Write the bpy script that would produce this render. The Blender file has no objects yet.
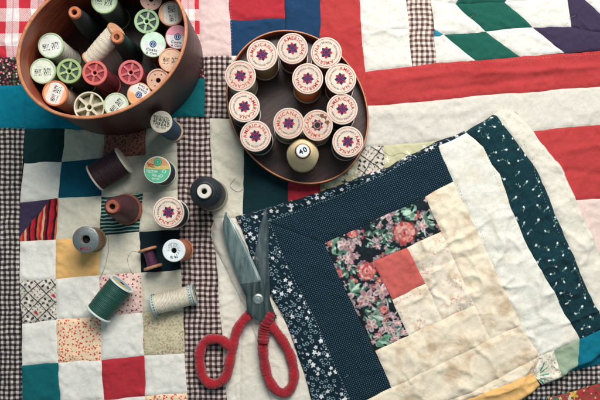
import bpy, bmesh, math, random
import numpy as np
from mathutils import Vector, Matrix
R = math.radians
S = 0.001                      # everything below is measured in millimetres
H = 750.0                      # height of the lens above the quilt
NX, NY = 300.0, 240.0          # the point straight below the lens, in plan units
rng = random.Random(7)
scn = bpy.context.scene
COL = scn.collection

# ------------------------------------------------------------------ placement
def plan(px, py, z=0.0):
    k = 1 - z / H
    return (NX + (px - NX) * k - 300.0, 200.0 - (NY + (py - NY) * k), z)

# ------------------------------------------------------------------ colour / nodes
def lin(h):
    if isinstance(h, str):
        h = h.lstrip('#'); c = [int(h[i:i + 2], 16) / 255 for i in (0, 2, 4)]
    else:
        c = h
    return tuple((x / 12.92 if x <= 0.04045 else ((x + 0.055) / 1.055) ** 2.4) for x in c)
def rgba(h): return (*lin(h), 1.0)

class NT:
    def __init__(s, name):
        m = bpy.data.materials.new(name); m.use_nodes = True
        s.m = m; s.t = m.node_tree; s.t.nodes.clear()
        s.out = s.t.nodes.new('ShaderNodeOutputMaterial')
        s.p = s.t.nodes.new('ShaderNodeBsdfPrincipled')
        s.t.links.new(s.p.outputs[0], s.out.inputs[0])
    def put(s, sock, v):
        if v is None: return
        if isinstance(v, bpy.types.NodeSocket): s.t.links.new(v, sock)
        else:
            try: sock.default_value = v
            except Exception: sock.default_value = v[:3]
    def math(s, op, a, b=None, c=None, clamp=False):
        n = s.t.nodes.new('ShaderNodeMath'); n.operation = op; n.use_clamp = clamp
        s.put(n.inputs[0], a); s.put(n.inputs[1], b); s.put(n.inputs[2], c)
        return n.outputs[0]
    def vmath(s, op, a, b=None):
        n = s.t.nodes.new('ShaderNodeVectorMath'); n.operation = op
        s.put(n.inputs[0], a)
        if b is not None: s.put(n.inputs[1], b)
        return n.outputs[0]
    def mapping(s, v, loc=(0, 0, 0), rot=(0, 0, 0), sc=(1, 1, 1)):
        n = s.t.nodes.new('ShaderNodeMapping'); s.put(n.inputs[0], v)
        n.inputs[1].default_value = loc; n.inputs[2].default_value = rot; n.inputs[3].default_value = sc
        return n.outputs[0]
    def sep(s, v):
        n = s.t.nodes.new('ShaderNodeSeparateXYZ'); s.put(n.inputs[0], v); return n.outputs
    def sepc(s, v):
        n = s.t.nodes.new('ShaderNodeSeparateColor'); s.put(n.inputs[0], v); return n.outputs
    def comb(s, x, y, z=0.0):
        n = s.t.nodes.new('ShaderNodeCombineXYZ'); s.put(n.inputs[0], x); s.put(n.inputs[1], y); s.put(n.inputs[2], z); return n.outputs[0]
    def uv(s):
        n = s.t.nodes.new('ShaderNodeUVMap'); n.uv_map = 'rest'
        return s.vmath('MULTIPLY', n.outputs[0], (1000, 1000, 1000))
    def obj(s):
        n = s.t.nodes.new('ShaderNodeTexCoord')
        return s.vmath('MULTIPLY', n.outputs['Object'], (1000, 1000, 1000))
    def noise(s, v, scale, detail=3, rough=.55, dist=0.0):
        n = s.t.nodes.new('ShaderNodeTexNoise'); s.put(n.inputs['Vector'], v)
        n.inputs['Scale'].default_value = scale; n.inputs['Detail'].default_value = detail
        n.inputs['Roughness'].default_value = rough; n.inputs['Distortion'].default_value = dist
        return n.outputs[0]
    def voro(s, v, scale, randomness=1.0):
        n = s.t.nodes.new('ShaderNodeTexVoronoi'); n.voronoi_dimensions = '2D'; s.put(n.inputs['Vector'], v)
        n.inputs['Scale'].default_value = scale; n.inputs['Randomness'].default_value = randomness
        return n.outputs
    def mix(s, f, a, b, mode='MIX'):
        n = s.t.nodes.new('ShaderNodeMix'); n.data_type = 'RGBA'; n.blend_type = mode
        s.put(n.inputs[0], f); s.put(n.inputs[6], a); s.put(n.inputs[7], b); return n.outputs[2]
    def ramp(s, f, stops, interp='LINEAR'):
        n = s.t.nodes.new('ShaderNodeValToRGB'); n.color_ramp.interpolation = interp
        e = n.color_ramp.elements
        while len(e) < len(stops): e.new(0.5)
        for i, (p, c) in enumerate(stops): e[i].position = p; e[i].color = c
        s.put(n.inputs[0], f); return n.outputs[0]
    def range(s, v, a, b, c=0.0, d=1.0):
        n = s.t.nodes.new('ShaderNodeMapRange'); s.put(n.inputs[0], v)
        for i, q in enumerate((a, b, c, d)): n.inputs[i + 1].default_value = q
        return n.outputs[0]
    def bump(s, h, dist, strength=1.0, normal=None):
        n = s.t.nodes.new('ShaderNodeBump'); n.inputs['Strength'].default_value = strength
        n.inputs['Distance'].default_value = dist
        s.put(n.inputs['Height'], h)
        if normal is not None: s.put(n.inputs['Normal'], normal)
        return n.outputs[0]
    def set(s, **k):
        for a, v in k.items(): s.put(s.p.inputs[a.replace('_', ' ')], v)
        return s.m

CLOTH = {}
def finish_cloth(n, c, stain=.12, staincol='#8a7658', weave=.5, rough=.92):
    """weave, faint discolouration and thread irregularity shared by every fabric"""
    u = n.uv()
    big = n.noise(u, .018, 4, .6)
    fine = n.noise(u, .22, 4, .7)
    c = n.mix(n.range(big, .52, .72, 0, stain), c, rgba(staincol), 'MULTIPLY')
    c = n.mix(1.0, c, n.ramp(fine, [(.25, (.86, .86, .86, 1)), (.75, (1.06, 1.06, 1.06, 1))]), 'MULTIPLY')
    warp = n.noise(n.mapping(u, sc=(2.6, .25, 1)), 1, 2, .6)
    weft = n.noise(n.mapping(u, sc=(.25, 2.6, 1)), 1, 2, .6)
    th = n.math('ADD', warp, weft)
    c = n.mix(1.0, c, n.ramp(n.range(th, .6, 1.4), [(0, (.87, .87, .87, 1)), (1, (1.1, 1.1, 1.1, 1))]), 'MULTIPLY')
    b1 = n.bump(th, .00028, weave)
    cr = n.noise(u, .07, 3, .5, .8)
    b2 = n.bump(cr, .0022, .45, b1)
    return n.set(Base_Color=c, Roughness=rough, Normal=b2, Sheen_Weight=.03, Sheen_Roughness=.6, Specular_IOR_Level=.12)

def cloth_plain(name, col, **k):
    n = NT(name); CLOTH[name] = finish_cloth(n, rgba(col), **k)
def cloth_gingham(name, dark, mid, light, period, rot=0.0, **k):
    n = NT(name); u = n.mapping(n.uv(), rot=(0, 0, rot))
    w = n.noise(u, .05, 2); u = n.vmath('ADD', u, n.vmath('MULTIPLY', n.comb(w, w), (1.5, 1.5, 0)))
    x, y, _ = n.sep(u)
    def st(a):
        sn = n.math('SINE', n.math('MULTIPLY', a, 2 * math.pi / period))
        return n.math('MULTIPLY_ADD', sn, 2.2, .5, clamp=True)
    v = n.math('MULTIPLY', n.math('ADD', st(x), st(y)), .5)
    v = n.math('ADD', v, n.range(n.noise(n.uv(), .35, 2), .3, .7, -.14, .14), clamp=True)
    c = n.ramp(v, [(0, rgba(light)), (.5, rgba(mid)), (1, rgba(dark))])
    CLOTH[name] = finish_cloth(n, c, **k)
def cloth_plaid(name):
    n = NT(name); u = n.uv(); x, y, _ = n.sep(u)
    def st(a, off, p, duty):
        return n.math('LESS_THAN', n.math('FRACT', n.math('DIVIDE', n.math('ADD', a, off), p)), duty)
    X = st(x, 5.0, 25.0, .48); Y = st(y, 9.0, 25.0, .5)
    tw = n.math('LESS_THAN', n.math('FRACT', n.math('DIVIDE', n.math('ADD', x, y), 1.9)), .5)
    both = n.math('MULTIPLY', X, Y)
    one = n.math('SUBTRACT', n.math('MAXIMUM', X, Y), both)
    v = n.math('ADD', both, n.math('MULTIPLY', one, n.math('MULTIPLY_ADD', tw, .42, .24)))
    line = n.math('LESS_THAN', n.math('ABSOLUTE', n.math('SUBTRACT', n.math('FRACT', n.math('DIVIDE', n.math('ADD', x, 5), 25.0)), .75)), .03)
    c = n.ramp(v, [(0, rgba('#e4dad8')), (1, rgba('#bf2f3c'))])
    c = n.mix(n.math('MULTIPLY', line, .4), c, rgba('#b05c60'))
    CLOTH[name] = finish_cloth(n, c)
def cloth_flowers(name, ground, cols, cell, size, keep=.8, petals=5, seedloc=(0, 0, 0), second=None, **k):
    """small printed blossoms: one per voronoi cell, lobed outline, random turn, size and colour"""
    n = NT(name); base = rgba(ground) if isinstance(ground, str) else ground(n)
    def layer(c, cell, size, keep, petals, cols, loc):
        u = n.mapping(n.uv(), loc=loc)
        o = n.voro(u, 1.0 / cell, .9)
        d = n.vmath('SUBTRACT', n.vmath('MULTIPLY', u, (1.0, 1.0, 0)), n.vmath('MULTIPLY', o['Position'], (cell if False else 1.0,) * 3))
        x, y, _ = n.sep(d)
        r, g, b = n.sepc(o['Color'])[:3]
        rad = n.math('SQRT', n.math('ADD', n.math('MULTIPLY', x, x), n.math('MULTIPLY', y, y)))
        ang = n.math('ARCTAN2', y, x)
        lob = n.math('COSINE', n.math('MULTIPLY_ADD', ang, float(petals), n.math('MULTIPLY', g, 6.28)))
        lim = n.math('MULTIPLY', n.math('MULTIPLY_ADD', lob, .3, .75), n.math('MULTIPLY_ADD', b, size * .5, size * .65))
        msk = n.math('MULTIPLY', n.math('LESS_THAN', rad, lim), n.math('LESS_THAN', r, keep))
        fc = n.ramp(g, [((i + .0) / len(cols), rgba(q)) for i, q in enumerate(cols)], 'CONSTANT')
        c = n.mix(msk, c, fc)
        return c
    c = layer(base, cell, size, keep, petals, cols, seedloc)
    if second: c = layer(c, *second)
    CLOTH[name] = finish_cloth(n, c, **k)
def cloth_dots(name, ground, dot, period, rad, rot):
    n = NT(name); u = n.mapping(n.uv(), rot=(0, 0, rot)); x, y, _ = n.sep(u)
    iy = n.math('FLOOR', n.math('DIVIDE', y, period * .5))
    off = n.math('MULTIPLY', n.math('MODULO', iy, 2.0), period * .5)
    fx = n.math('SUBTRACT', n.math('FRACT', n.math('DIVIDE', n.math('ADD', x, off), period)), .5)
    fy = n.math('SUBTRACT', n.math('FRACT', n.math('DIVIDE', y, period * .5)), .5)
    fx = n.math('MULTIPLY', fx, period); fy = n.math('MULTIPLY', fy, period * .5)
    d = n.math('SQRT', n.math('ADD', n.math('MULTIPLY', fx, fx), n.math('MULTIPLY', fy, fy)))
    c = n.mix(n.range(d, rad, rad * .55), rgba(ground), rgba(dot))
    CLOTH[name] = finish_cloth(n, c, stain=.05)
def cloth_stripes(name, cols, period, rot):
    n = NT(name); u = n.mapping(n.uv(), rot=(0, 0, rot)); x, y, _ = n.sep(u)
    w = n.noise(u, .08, 2); f = n.math('FRACT', n.math('DIVIDE', n.math('MULTIPLY_ADD', w, 3.0, x), period))
    c = n.ramp(f, [(i / len(cols), rgba(q)) for i, q in enumerate(cols)], 'CONSTANT')
    CLOTH[name] = finish_cloth(n, c)
def cloth_painted(name, **k):
    n = NT(name); a = n.t.nodes.new('ShaderNodeVertexColor'); a.layer_name = 'print'
    CLOTH[name] = finish_cloth(n, a.outputs[0], **k)
def cloth_blotch(name, ground, blot, scale, lo, hi, second=None):
    n = NT(name); u = n.uv()
    f = n.range(n.noise(u, scale, 4, .6, .6), lo, hi)
    c = n.mix(f, rgba(ground), rgba(blot))
    if second:
        big_ = n.range(n.noise(n.mapping(u, loc=(40, 9, 0)), .045, 2, .5), .5, .6)
        sm_ = n.range(n.noise(n.mapping(u, loc=(12, 3, 0)), .42, 3, .65), .52, .62)
        c = n.mix(n.math('MULTIPLY', n.math('MULTIPLY', big_, sm_), .75), c, rgba(second[0]))
    CLOTH[name] = finish_cloth(n, c, stain=.1)

cloth_plain('white cotton', '#d8d4cc'); cloth_plain('grey cream cotton', '#b3b0a0')
cloth_plain('greyed white cotton', '#cbc5bb'); cloth_plain('cream cotton', '#cfc9b8'); cloth_plain('pinkish white cotton', '#d3b9b6')
cloth_plain('red cotton', '#a82c36', stain=.3, staincol='#b0506a'); cloth_plain('bright red cotton', '#ad3a3b', stain=.35, staincol='#c4707a')
cloth_plain('navy cotton', '#1b3a5a'); cloth_plain('teal cotton', '#006d83'); cloth_plain('deep teal cotton', '#0b5a60')
cloth_plain('dark green cotton', '#113234'); cloth_plain('blackish green cotton', '#0e2b30'); cloth_plain('dark teal cotton', '#064a5e'); cloth_plain('green cotton', '#1c5549')  # dark green and dark teal deepened with the shade below the box
cloth_plain('purple cotton', '#3a3048'); cloth_plain('yellow cotton', '#e0b070'); cloth_plain('black cotton', '#0c1e26')
cloth_plain('faded pink cotton', '#d6bfb6'); cloth_plain('coral cotton', '#bd5c56', stain=.3, staincol='#e0a0a0')
cloth_plain('ivory cotton', '#d6cfc2'); cloth_plain('cyan cotton', '#2c7d92'); cloth_plain('sage cotton', '#93a48c')
cloth_plain('aqua cotton', '#07677c')
cloth_blotch('stained cream cotton', '#e0d2bc', '#b48e66', .045, .48, .78)
cloth_blotch('sprigged cream cotton', '#e3d6c4', '#c2a27c', .07, .5, .8, ('#c2604f', .13, .62, .7))
cloth_blotch('speckled cream cotton', '#dcd8ce', '#cbbfa8', .05, .5, .8)
cloth_blotch('mottled tan cotton', '#c6bba0', '#a39474', .5, .48, .62, ('#8c1f34', .07, .7, .73))
cloth_gingham('black gingham', '#15161b', '#544b49', '#bcb2ac', 5.0)
cloth_gingham('brown gingham', '#241a1e', '#6c5955', '#c9bab4', 5.4)
cloth_gingham('pale brown gingham', '#4a3434', '#997f78', '#dfd2c8', 5.2)
cloth_plaid('red plaid')
cloth_flowers('red rosebud print', '#2a2226', ['#a33d4a', '#c9707c', '#5e6b4e', '#d8b8a8'], 3.2, 1.5, .9)
cloth_flowers('pink calico', '#d9bcb2', ['#8e3440', '#a84a50', '#6b3a48'], 4.2, 1.3, .85, 3)
cloth_flowers('peach calico', '#e6c9a8', ['#c63c3c', '#d2573f', '#c63c3c'], 3.4, 1.25, .9, 3)
cloth_flowers('brown calico', '#8a5a4c', ['#4a2030', '#70313a', '#30202a'], 3.2, 1.2, .9, 3)
cloth_flowers('beige garden print', '#b6ae92', ['#28403c', '#7d7a5a', '#d7d0b8', '#1d2e30'], 7, 3.2, .9, 4)
cloth_flowers('pale daisy print', '#bdb896', ['#d8d4bc', '#d0c8a8', '#e0dcc8'], 13, 3.6, .8, 6)
cloth_flowers('black floral print', '#10181c', ['#ccd2cc', '#9aa8a2', '#4d6a62'], 6, 2.4, .8, 5)
cloth_flowers('red garden print', '#8f4038', ['#c8a04a', '#b0303a', '#4b6656', '#cdbd9a'], 9, 5.0, .95, 5, second=(4, 1.6, .6, 4, ['#c9b07a', '#6f2e30', '#3e5a52'], (30, 7, 0)))
cloth_dots('navy pin dot cotton', '#081c27', '#5c8498', 2.7, .36, R(-26))
cloth_stripes('red folk stripe', ['#a01c2a', '#20181e', '#c0563c', '#b5222e', '#caa37c', '#7e1624', '#20181e', '#b5222e'], 17, R(4))
cloth_stripes('green pinstripe', ['#12363a', '#12363a', '#8fa796'], 3.6, R(86))
cloth_painted('rose bouquet print'); cloth_painted('navy blossom print', stain=.03); cloth_painted('green sprig print', stain=.03)
cloth_painted('black and white tile print'); cloth_painted('embroidered cream cotton')

def simple(name, col, rough=.5, metal=0.0, bump=None, spec=.5, var=.12, coat=0.0):
    n = NT(name); o = n.obj(); oi = n.t.nodes.new('ShaderNodeObjectInfo'); rnd = n.math('MULTIPLY', oi.outputs['Random'], 900.0)
    o = n.vmath('ADD', o, n.comb(rnd, rnd, 0.0))
    f = n.noise(o, .22, 4, .65)
    c = n.mix(1.0, rgba(col), n.ramp(f, [(.3, (1 - var,) * 3 + (1,)), (.7, (1 + var * .4,) * 3 + (1,))]), 'MULTIPLY')
    v_ = n.math('MULTIPLY_ADD', oi.outputs['Random'], .2, .86); c = n.mix(1.0, c, n.comb(v_, v_, n.math('MULTIPLY', v_, .97)), 'MULTIPLY')
    b = n.bump(n.noise(o, 1.2 if bump is None else bump[0], 3), .0003 if bump is None else bump[1], .4)
    rr = n.range(n.noise(o, .6, 3), .3, .7, max(.05, rough - .08), min(1, rough + .1))
    return n.set(Base_Color=c, Roughness=rr, Metallic=metal, Normal=b, Specular_IOR_Level=spec, Coat_Weight=coat)
def thread_mat(name, col, pitch=1.0, dark=.5):
    n = NT(name); o = n.obj(); x, y, z = n.sep(o)
    w = n.noise(n.mapping(o, sc=(.05, .05, .8)), 1, 3)
    ph = n.math('MULTIPLY', n.math('MULTIPLY_ADD', w, 1.3, z), 2 * math.pi / pitch)
    s = n.math('MULTIPLY_ADD', n.math('SINE', ph), .5, .5)
    band = n.noise(n.mapping(o, sc=(.03, .03, .55)), 1, 4, .7)
    a = lin(col); lo = tuple(q * dark for q in a) + (1,); hi = tuple(min(1, q * 1.15 + .008) for q in a) + (1,)
    c = n.mix(n.math('MULTIPLY_ADD', s, .45, n.range(band, .3, .7, 0, .6), clamp=True), lo, hi)
    c = n.mix(.8, c, n.ramp(n.noise(o, .9, 3, .7), [(.3, (.85, .85, .85, 1)), (.7, (1.1, 1.1, 1.1, 1))]), 'MULTIPLY')
    xs = n.noise(n.mapping(o, rot=(.5, .3, 0), sc=(.3, .3, 2.4)), 1, 3, .7)
    b = n.bump(n.math('MULTIPLY_ADD', xs, .9, s), .0004, .8)
    return n.set(Base_Color=c, Roughness=.5, Normal=b, Sheen_Weight=.03, Specular_IOR_Level=.35)
def wood_mat(name, a, b, rough=.45, sc=(.4, .4, .03), rot=(0, 0, 0)):
    n = NT(name); o = n.mapping(n.obj(), rot=rot, sc=sc)
    g = n.noise(o, 1, 5, .65, .5)
    c = n.mix(n.range(g, .32, .68), rgba(a), rgba(b))
    c = n.mix(.6, c, n.ramp(n.noise(n.obj(), .04, 4), [(.3, (.7, .7, .7, 1)), (.7, (1.1, 1.1, 1.1, 1))]), 'MULTIPLY')
    return n.set(Base_Color=c, Roughness=n.range(g, .3, .7, rough - .1, rough + .1), Normal=n.bump(g, .0003, .4))
M = {}
def mat(k, f, *a, **kw):
    if k not in M: M[k] = f(k, *a, **kw)
    return M[k]
def plastic(col, rough=.4): return mat('moulded plastic ' + col, simple, col, rough)
def paper(col): return mat('printed paper ' + col, simple, col, .7, 0, (3.0, .00008), .3, .2)
def ink(col): return mat('ink ' + col, simple, col, .7, 0, (3.0, .00005), .2, .05)
def thr(col, **k): return mat('thread ' + col, thread_mat, col, **k)
WOODR = wood_mat('reddish stained wood', '#6a2a1b', '#a85236', .5, (.03, .03, .35))
WOODRIM = wood_mat('worn wood edge', '#a8603f', '#c98a60', .5, (.15, .15, .15))
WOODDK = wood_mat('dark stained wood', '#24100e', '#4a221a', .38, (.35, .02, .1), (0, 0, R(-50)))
WOODLT = wood_mat('pale spool wood', '#b88460', '#d4a580', .55)
WOODOR = wood_mat('orange spool wood', '#a85a38', '#c87a50', .55)

# ------------------------------------------------------------------ object helpers
def link(o, parent=None):
    COL.objects.link(o)
    if parent is not None: o.parent = parent
    return o
def mesh_obj(name, verts, faces, m, parent=None, smooth=True):
    me = bpy.data.meshes.new(name)
    me.from_pydata([(v[0] * S, v[1] * S, v[2] * S) for v in verts], [], faces)
    me.materials.append(m)
    if smooth: me.polygons.foreach_set('use_smooth', [True] * len(me.polygons))
    me.update()
    return link(bpy.data.objects.new(name, me), parent)
def tag(o, label=None, cat=None, group=None, kind=None):
    if label: o['label'] = label
    if cat: o['category'] = cat
    if group: o['group'] = group
    if kind: o['kind'] = kind
    return o
def empty(name, loc, label=None, cat=None, group=None):
    o = bpy.data.objects.new(name, None); o.empty_display_size = .01
    o.location = tuple(c * S for c in loc); link(o)
    return tag(o, label, cat, group)

def lathe_data(prof, n=56, sx=1.0, sy=1.0):
    V, F = [], []
    for r, z in prof:
        for i in range(n):
            a = 2 * math.pi * i / n; V.append((r * sx * math.cos(a), r * sy * math.sin(a), z))
    for j in range(len(prof) - 1):
        for i in range(n):
            k = (i + 1) % n
            F.append((j * n + i, j * n + k, (j + 1) * n + k, (j + 1) * n + i))
    return V, F
def lathe(name, prof, m, parent, n=56, caps=(False, False)):
    V, F = lathe_data(prof, n)
    if caps[0]: F.append(tuple(reversed(range(n))))
    if caps[1]: F.append(tuple(range((len(prof) - 1) * n, len(prof) * n)))
    o = mesh_obj(name, V, F, m, parent)
    return sharpen(o)
def sharpen(o, ang=38):
    me = o.data
    bm = bmesh.new(); bm.from_mesh(me)
    bmesh.ops.recalc_face_normals(bm, faces=bm.faces)
    for e in bm.edges:
        if len(e.link_faces) == 2 and e.calc_face_angle(0) > R(ang): e.smooth = False
    bm.to_mesh(me); bm.free(); return o
def merge(parts):
    V, F = [], []
    for v, f in parts:
        b = len(V); V += v; F += [tuple(i + b for i in q) for q in f]
    return V, F
def box(cx, cy, cz, sx, sy, sz, rot=0.0):
    V = []
    c, s = math.cos(rot), math.sin(rot)
    for dz in (-.5, .5):
        for dx, dy in ((-.5, -.5), (.5, -.5), (.5, .5), (-.5, .5)):
            x, y = dx * sx, dy * sy
            V.append((cx + x * c - y * s, cy + x * s + y * c, cz + dz * sz))
    return V, [(0, 3, 2, 1), (4, 5, 6, 7), (0, 1, 5, 4), (1, 2, 6, 5), (2, 3, 7, 6), (3, 0, 4, 7)]
def flat(poly, z): return [(x, y, z) for x, y in poly], [tuple(range(len(poly)))]
def disc(cx, cy, r, z, n=40): return flat([(cx + r * math.cos(2 * math.pi * i / n), cy + r * math.sin(2 * math.pi * i / n)) for i in range(n)], z)
def ringflat(r0, r1, z, n=56, cx=0, cy=0):
    V = [(cx + r * math.cos(2 * math.pi * i / n), cy + r * math.sin(2 * math.pi * i / n), z) for r in (r0, r1) for i in range(n)]
    return V, [(i, (i + 1) % n, n + (i + 1) % n, n + i) for i in range(n)]

# lettering from Blender's built-in typeface, one mesh per glyph
GL = {}
def glyph(ch, bold=.018):
    if (ch, bold) in GL: return GL[ch, bold]
    cu = bpy.data.curves.new('glyph', 'FONT'); cu.body = ch; cu.size = 1; cu.offset = bold; cu.resolution_u = 3
    ob = bpy.data.objects.new('glyph', cu); COL.objects.link(ob)
    bpy.context.view_layer.update()
    me = bpy.data.meshes.new_from_object(ob.evaluated_get(bpy.context.evaluated_depsgraph_get()))
    V = [tuple(v.co) for v in me.vertices]; F = [tuple(p.vertices) for p in me.polygons]
    COL.objects.unlink(ob); bpy.data.objects.remove(ob); bpy.data.curves.remove(cu); bpy.data.meshes.remove(me)
    w = (max(v[0] for v in V) - min(v[0] for v in V)) if V else .3
    x0 = min(v[0] for v in V) if V else 0
    V = [(v[0] - x0, v[1], 0) for v in V]
    GL[ch, bold] = (V, F, w); return GL[ch, bold]
def text_line(s, cx, cy, z, h, rot=0.0, sx=1.0, gap=.1, bold=.018):
    ws = [(.3 if c == ' ' else glyph(c, bold)[2]) for c in s]
    tot = sum(ws) + gap * (len(s) - 1); x = -tot / 2; parts = []
    c_, s_ = math.cos(rot), math.sin(rot); k = h / .7
    for c, w in zip(s, ws):
        if c != ' ':
            V, F, _ = glyph(c, bold)
            P = []
            for vx, vy, _z in V:
                a, b = (x + vx) * k * sx, (vy - .35) * k
                P.append((cx + a * c_ - b * s_, cy + a * s_ + b * c_, z))
            parts.append((P, F))
        x += w + gap
    return merge(parts)
def text_ring(s, r, z, h, a0, a1, sx=1.0, bold=.018):
    """clockwise lettering, tops outward, from angle a0 down to a1 (degrees)"""
    parts = []; k = h / .7
    ws = [(.35 if c == ' ' else glyph(c, bold)[2]) + .16 for c in s]; tot = sum(ws); acc = 0
    for c, w in zip(s, ws):
        mid = a0 + (a1 - a0) * (acc + w / 2) / tot; acc += w
        if c == ' ': continue
        V, F, gw = glyph(c, bold); th = R(mid)
        ex = (math.sin(th), -math.cos(th)); ey = (math.cos(th), math.sin(th))
        P = []
        for vx, vy, _z in V:
            a, b = (vx - gw / 2) * k * sx, (vy - .35) * k
            P.append((ex[0] * a + ey[0] * (r + b), ex[1] * a + ey[1] * (r + b), z))
        parts.append((P, F))
    return merge(parts)
def add(name, data, m, parent, smooth=False): return mesh_obj(name, data[0], data[1], m, parent, smooth)

# ------------------------------------------------------------------ numpy noise and cloth height
_rs = np.random.RandomState(11); _T = _rs.rand(256, 256) * 2 - 1
def vn(x, y, sc, off=0.0):
    x = np.asarray(x, float) / sc + off + 300.3; y = np.asarray(y, float) / sc + off * 1.7 + 300.7
    xi = np.floor(x).astype(int); yi = np.floor(y).astype(int); fx = x - xi; fy = y - yi
    fx = fx * fx * fx * (fx * (fx * 6 - 15) + 10); fy = fy * fy * fy * (fy * (fy * 6 - 15) + 10)
    t = lambda a, b: _T[a % 256, b % 256]
    return (t(xi, yi) * (1 - fx) + t(xi + 1, yi) * fx) * (1 - fy) + (t(xi, yi + 1) * (1 - fx) + t(xi + 1, yi + 1) * fx) * fy
def rot(x, y, a): return x * math.cos(a) + y * math.sin(a), -x * math.sin(a) + y * math.cos(a)
def ridged(x, y, sc, off, stretch, ang):
    u, v = rot(x, y, ang); n = vn(u / stretch, v, sc, off) + .4 * vn(u, v, sc * .6, off + 3)
    return np.maximum(0, 1 - np.abs(n) * 2.2) ** 2
CREASES = [  # x0,y0,x1,y1,height,width  (long soft folds in the flat quilt)
    (385, 82, 470, 70, 1.8, 3.5), (470, 76, 600, 66, 2.2, 3.0), (420, 92, 560, 76, -1.4, 3.0), (560, 150, 640, 140, 1.6, 4),
    (545, 172, 640, 178, -1.6, 4), (360, 32, 405, 27, 1.5, 3), (197, 25, 230, 22, 1.2, 3), (200, 40, 228, 44, -1.2, 2.5),
    (0, 44, 30, 41, 1.4, 2.2), (228, 178, 243, 186, 1.8, 3), (214, 160, 240, 178, -1.2, 3), (228, 262, 240, 300, 1.2, 3),
    (440, 17, 470, 26, .9, 3), (365, 115, 470, 112, 1.2, 5)]
def base_h(x, y):
    x = np.asarray(x, float); y = np.asarray(y, float)
    h = 1.1 * vn(x, y, 62) + .75 * vn(x, y, 24, 5) + .2 * vn(x, y, 9, 9)
    h = h + .95 * ridged(x, y, 34, 2, 2.5, .5) + .75 * ridged(x, y, 22, 8, 2.0, -.7)
    for (a, b, c, d, k, w) in CREASES:
        L = math.hypot(c - a, d - b); ux, uy = (c - a) / L, (d - b) / L
        t = (x - a) * ux + (y - b) * uy; q = -(x - a) * uy + (y - b) * ux
        q = q + 2.0 * vn(t, q * 0, 18, a)
        e = np.clip(np.minimum(t + 6, L + 6 - t) / 14, 0, 1)
        h = h + k * np.exp(-(q / w) ** 2) * e
    return h
OUT = [(235, 216), (282, 202), (330, 187), (390, 165), (439, 140), (466, 130), (495, 113), (503, 108), (511, 108), (530, 122), (542, 139), (565, 168), (579, 200),
       (596, 238), (612, 275), (634, 318), (648, 336), (577, 369), (562, 379), (540, 389), (523, 402), (470, 432), (420, 475), (345, 475), (310, 400), (293, 347), (279, 312), (270, 298), (254, 270)]
def seg_dist(x, y, pts, closed=False):
    d = np.full(np.shape(x), 1e9); P = list(pts) + ([pts[0]] if closed else [])
    for (a, b), (c, e) in zip(P[:-1], P[1:]):
        dx, dy = c - a, e - b; L2 = dx * dx + dy * dy + 1e-9
        t = np.clip(((x - a) * dx + (y - b) * dy) / L2, 0, 1)
        d = np.minimum(d, np.hypot(x - a - t * dx, y - b - t * dy))
    return d
def fold_h(x, y):
    x = np.asarray(x, float); y = np.asarray(y, float)
    do = seg_dist(x, y, OUT, True)
    h = 1.0 * vn(x, y, 55, 21) + .8 * vn(x, y, 21, 15) + .4 * vn(x, y, 8, 19)
    crumple = np.clip((x - 385) / 40, 0, 1) * np.clip((y - 185) / 50, 0, 1)
    h = h + crumple * (2.8 * ridged(x, y, 30, 4, 2.2, -.45) + 2.1 * ridged(x, y, 24, 12, 1.8, .9) - 1.3 * ridged(x, y, 40, 33, 2.0, -.2))
    h = h + .8 * ridged(x, y, 28, 14, 2.5, -.5)
    edge = -6.5 * np.exp(-(do / 2.0) ** 2) - 1.2 * np.exp(-do / 7)
    # puckers along the rolled cream edge
    right = np.clip((x - 495) / 15, 0, 1)
    edge = edge + right * .9 * np.exp(-((do - 5) / 2.5) ** 2) + right * 1.3 * vn(x * .35 + y * .1, y - x * .2, 6, 31) * np.exp(-do / 11)
    return h + edge

def resample(pts, n, curve):
    P = np.array(pts, float)
    if curve and len(P) > 2:
        Q = []; E = np.vstack([2 * P[0] - P[1], P, 2 * P[-1] - P[-2]])
        for i in range(1, len(E) - 2):
            for t in np.linspace(0, 1, 10, endpoint=False):
                Q.append(.5 * ((2 * E[i]) + (-E[i - 1] + E[i + 1]) * t + (2 * E[i - 1] - 5 * E[i] + 4 * E[i + 1] - E[i + 2]) * t * t + (-E[i - 1] + 3 * E[i] - 3 * E[i + 1] + E[i + 2]) * t ** 3))
        Q.append(P[-1]); P = np.array(Q)
    d = np.r_[0, np.cumsum(np.hypot(*np.diff(P, axis=0).T))]
    t = np.linspace(0, d[-1], n)
    return np.c_[np.interp(t, d, P[:, 0]), np.interp(t, d, P[:, 1])]
def wob(x, y):
    return x + .7 * vn(x, y, 17, 40) + .25 * vn(x, y, 6, 44), y + .7 * vn(x, y, 17, 50) + .25 * vn(x, y, 6, 47)

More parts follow.
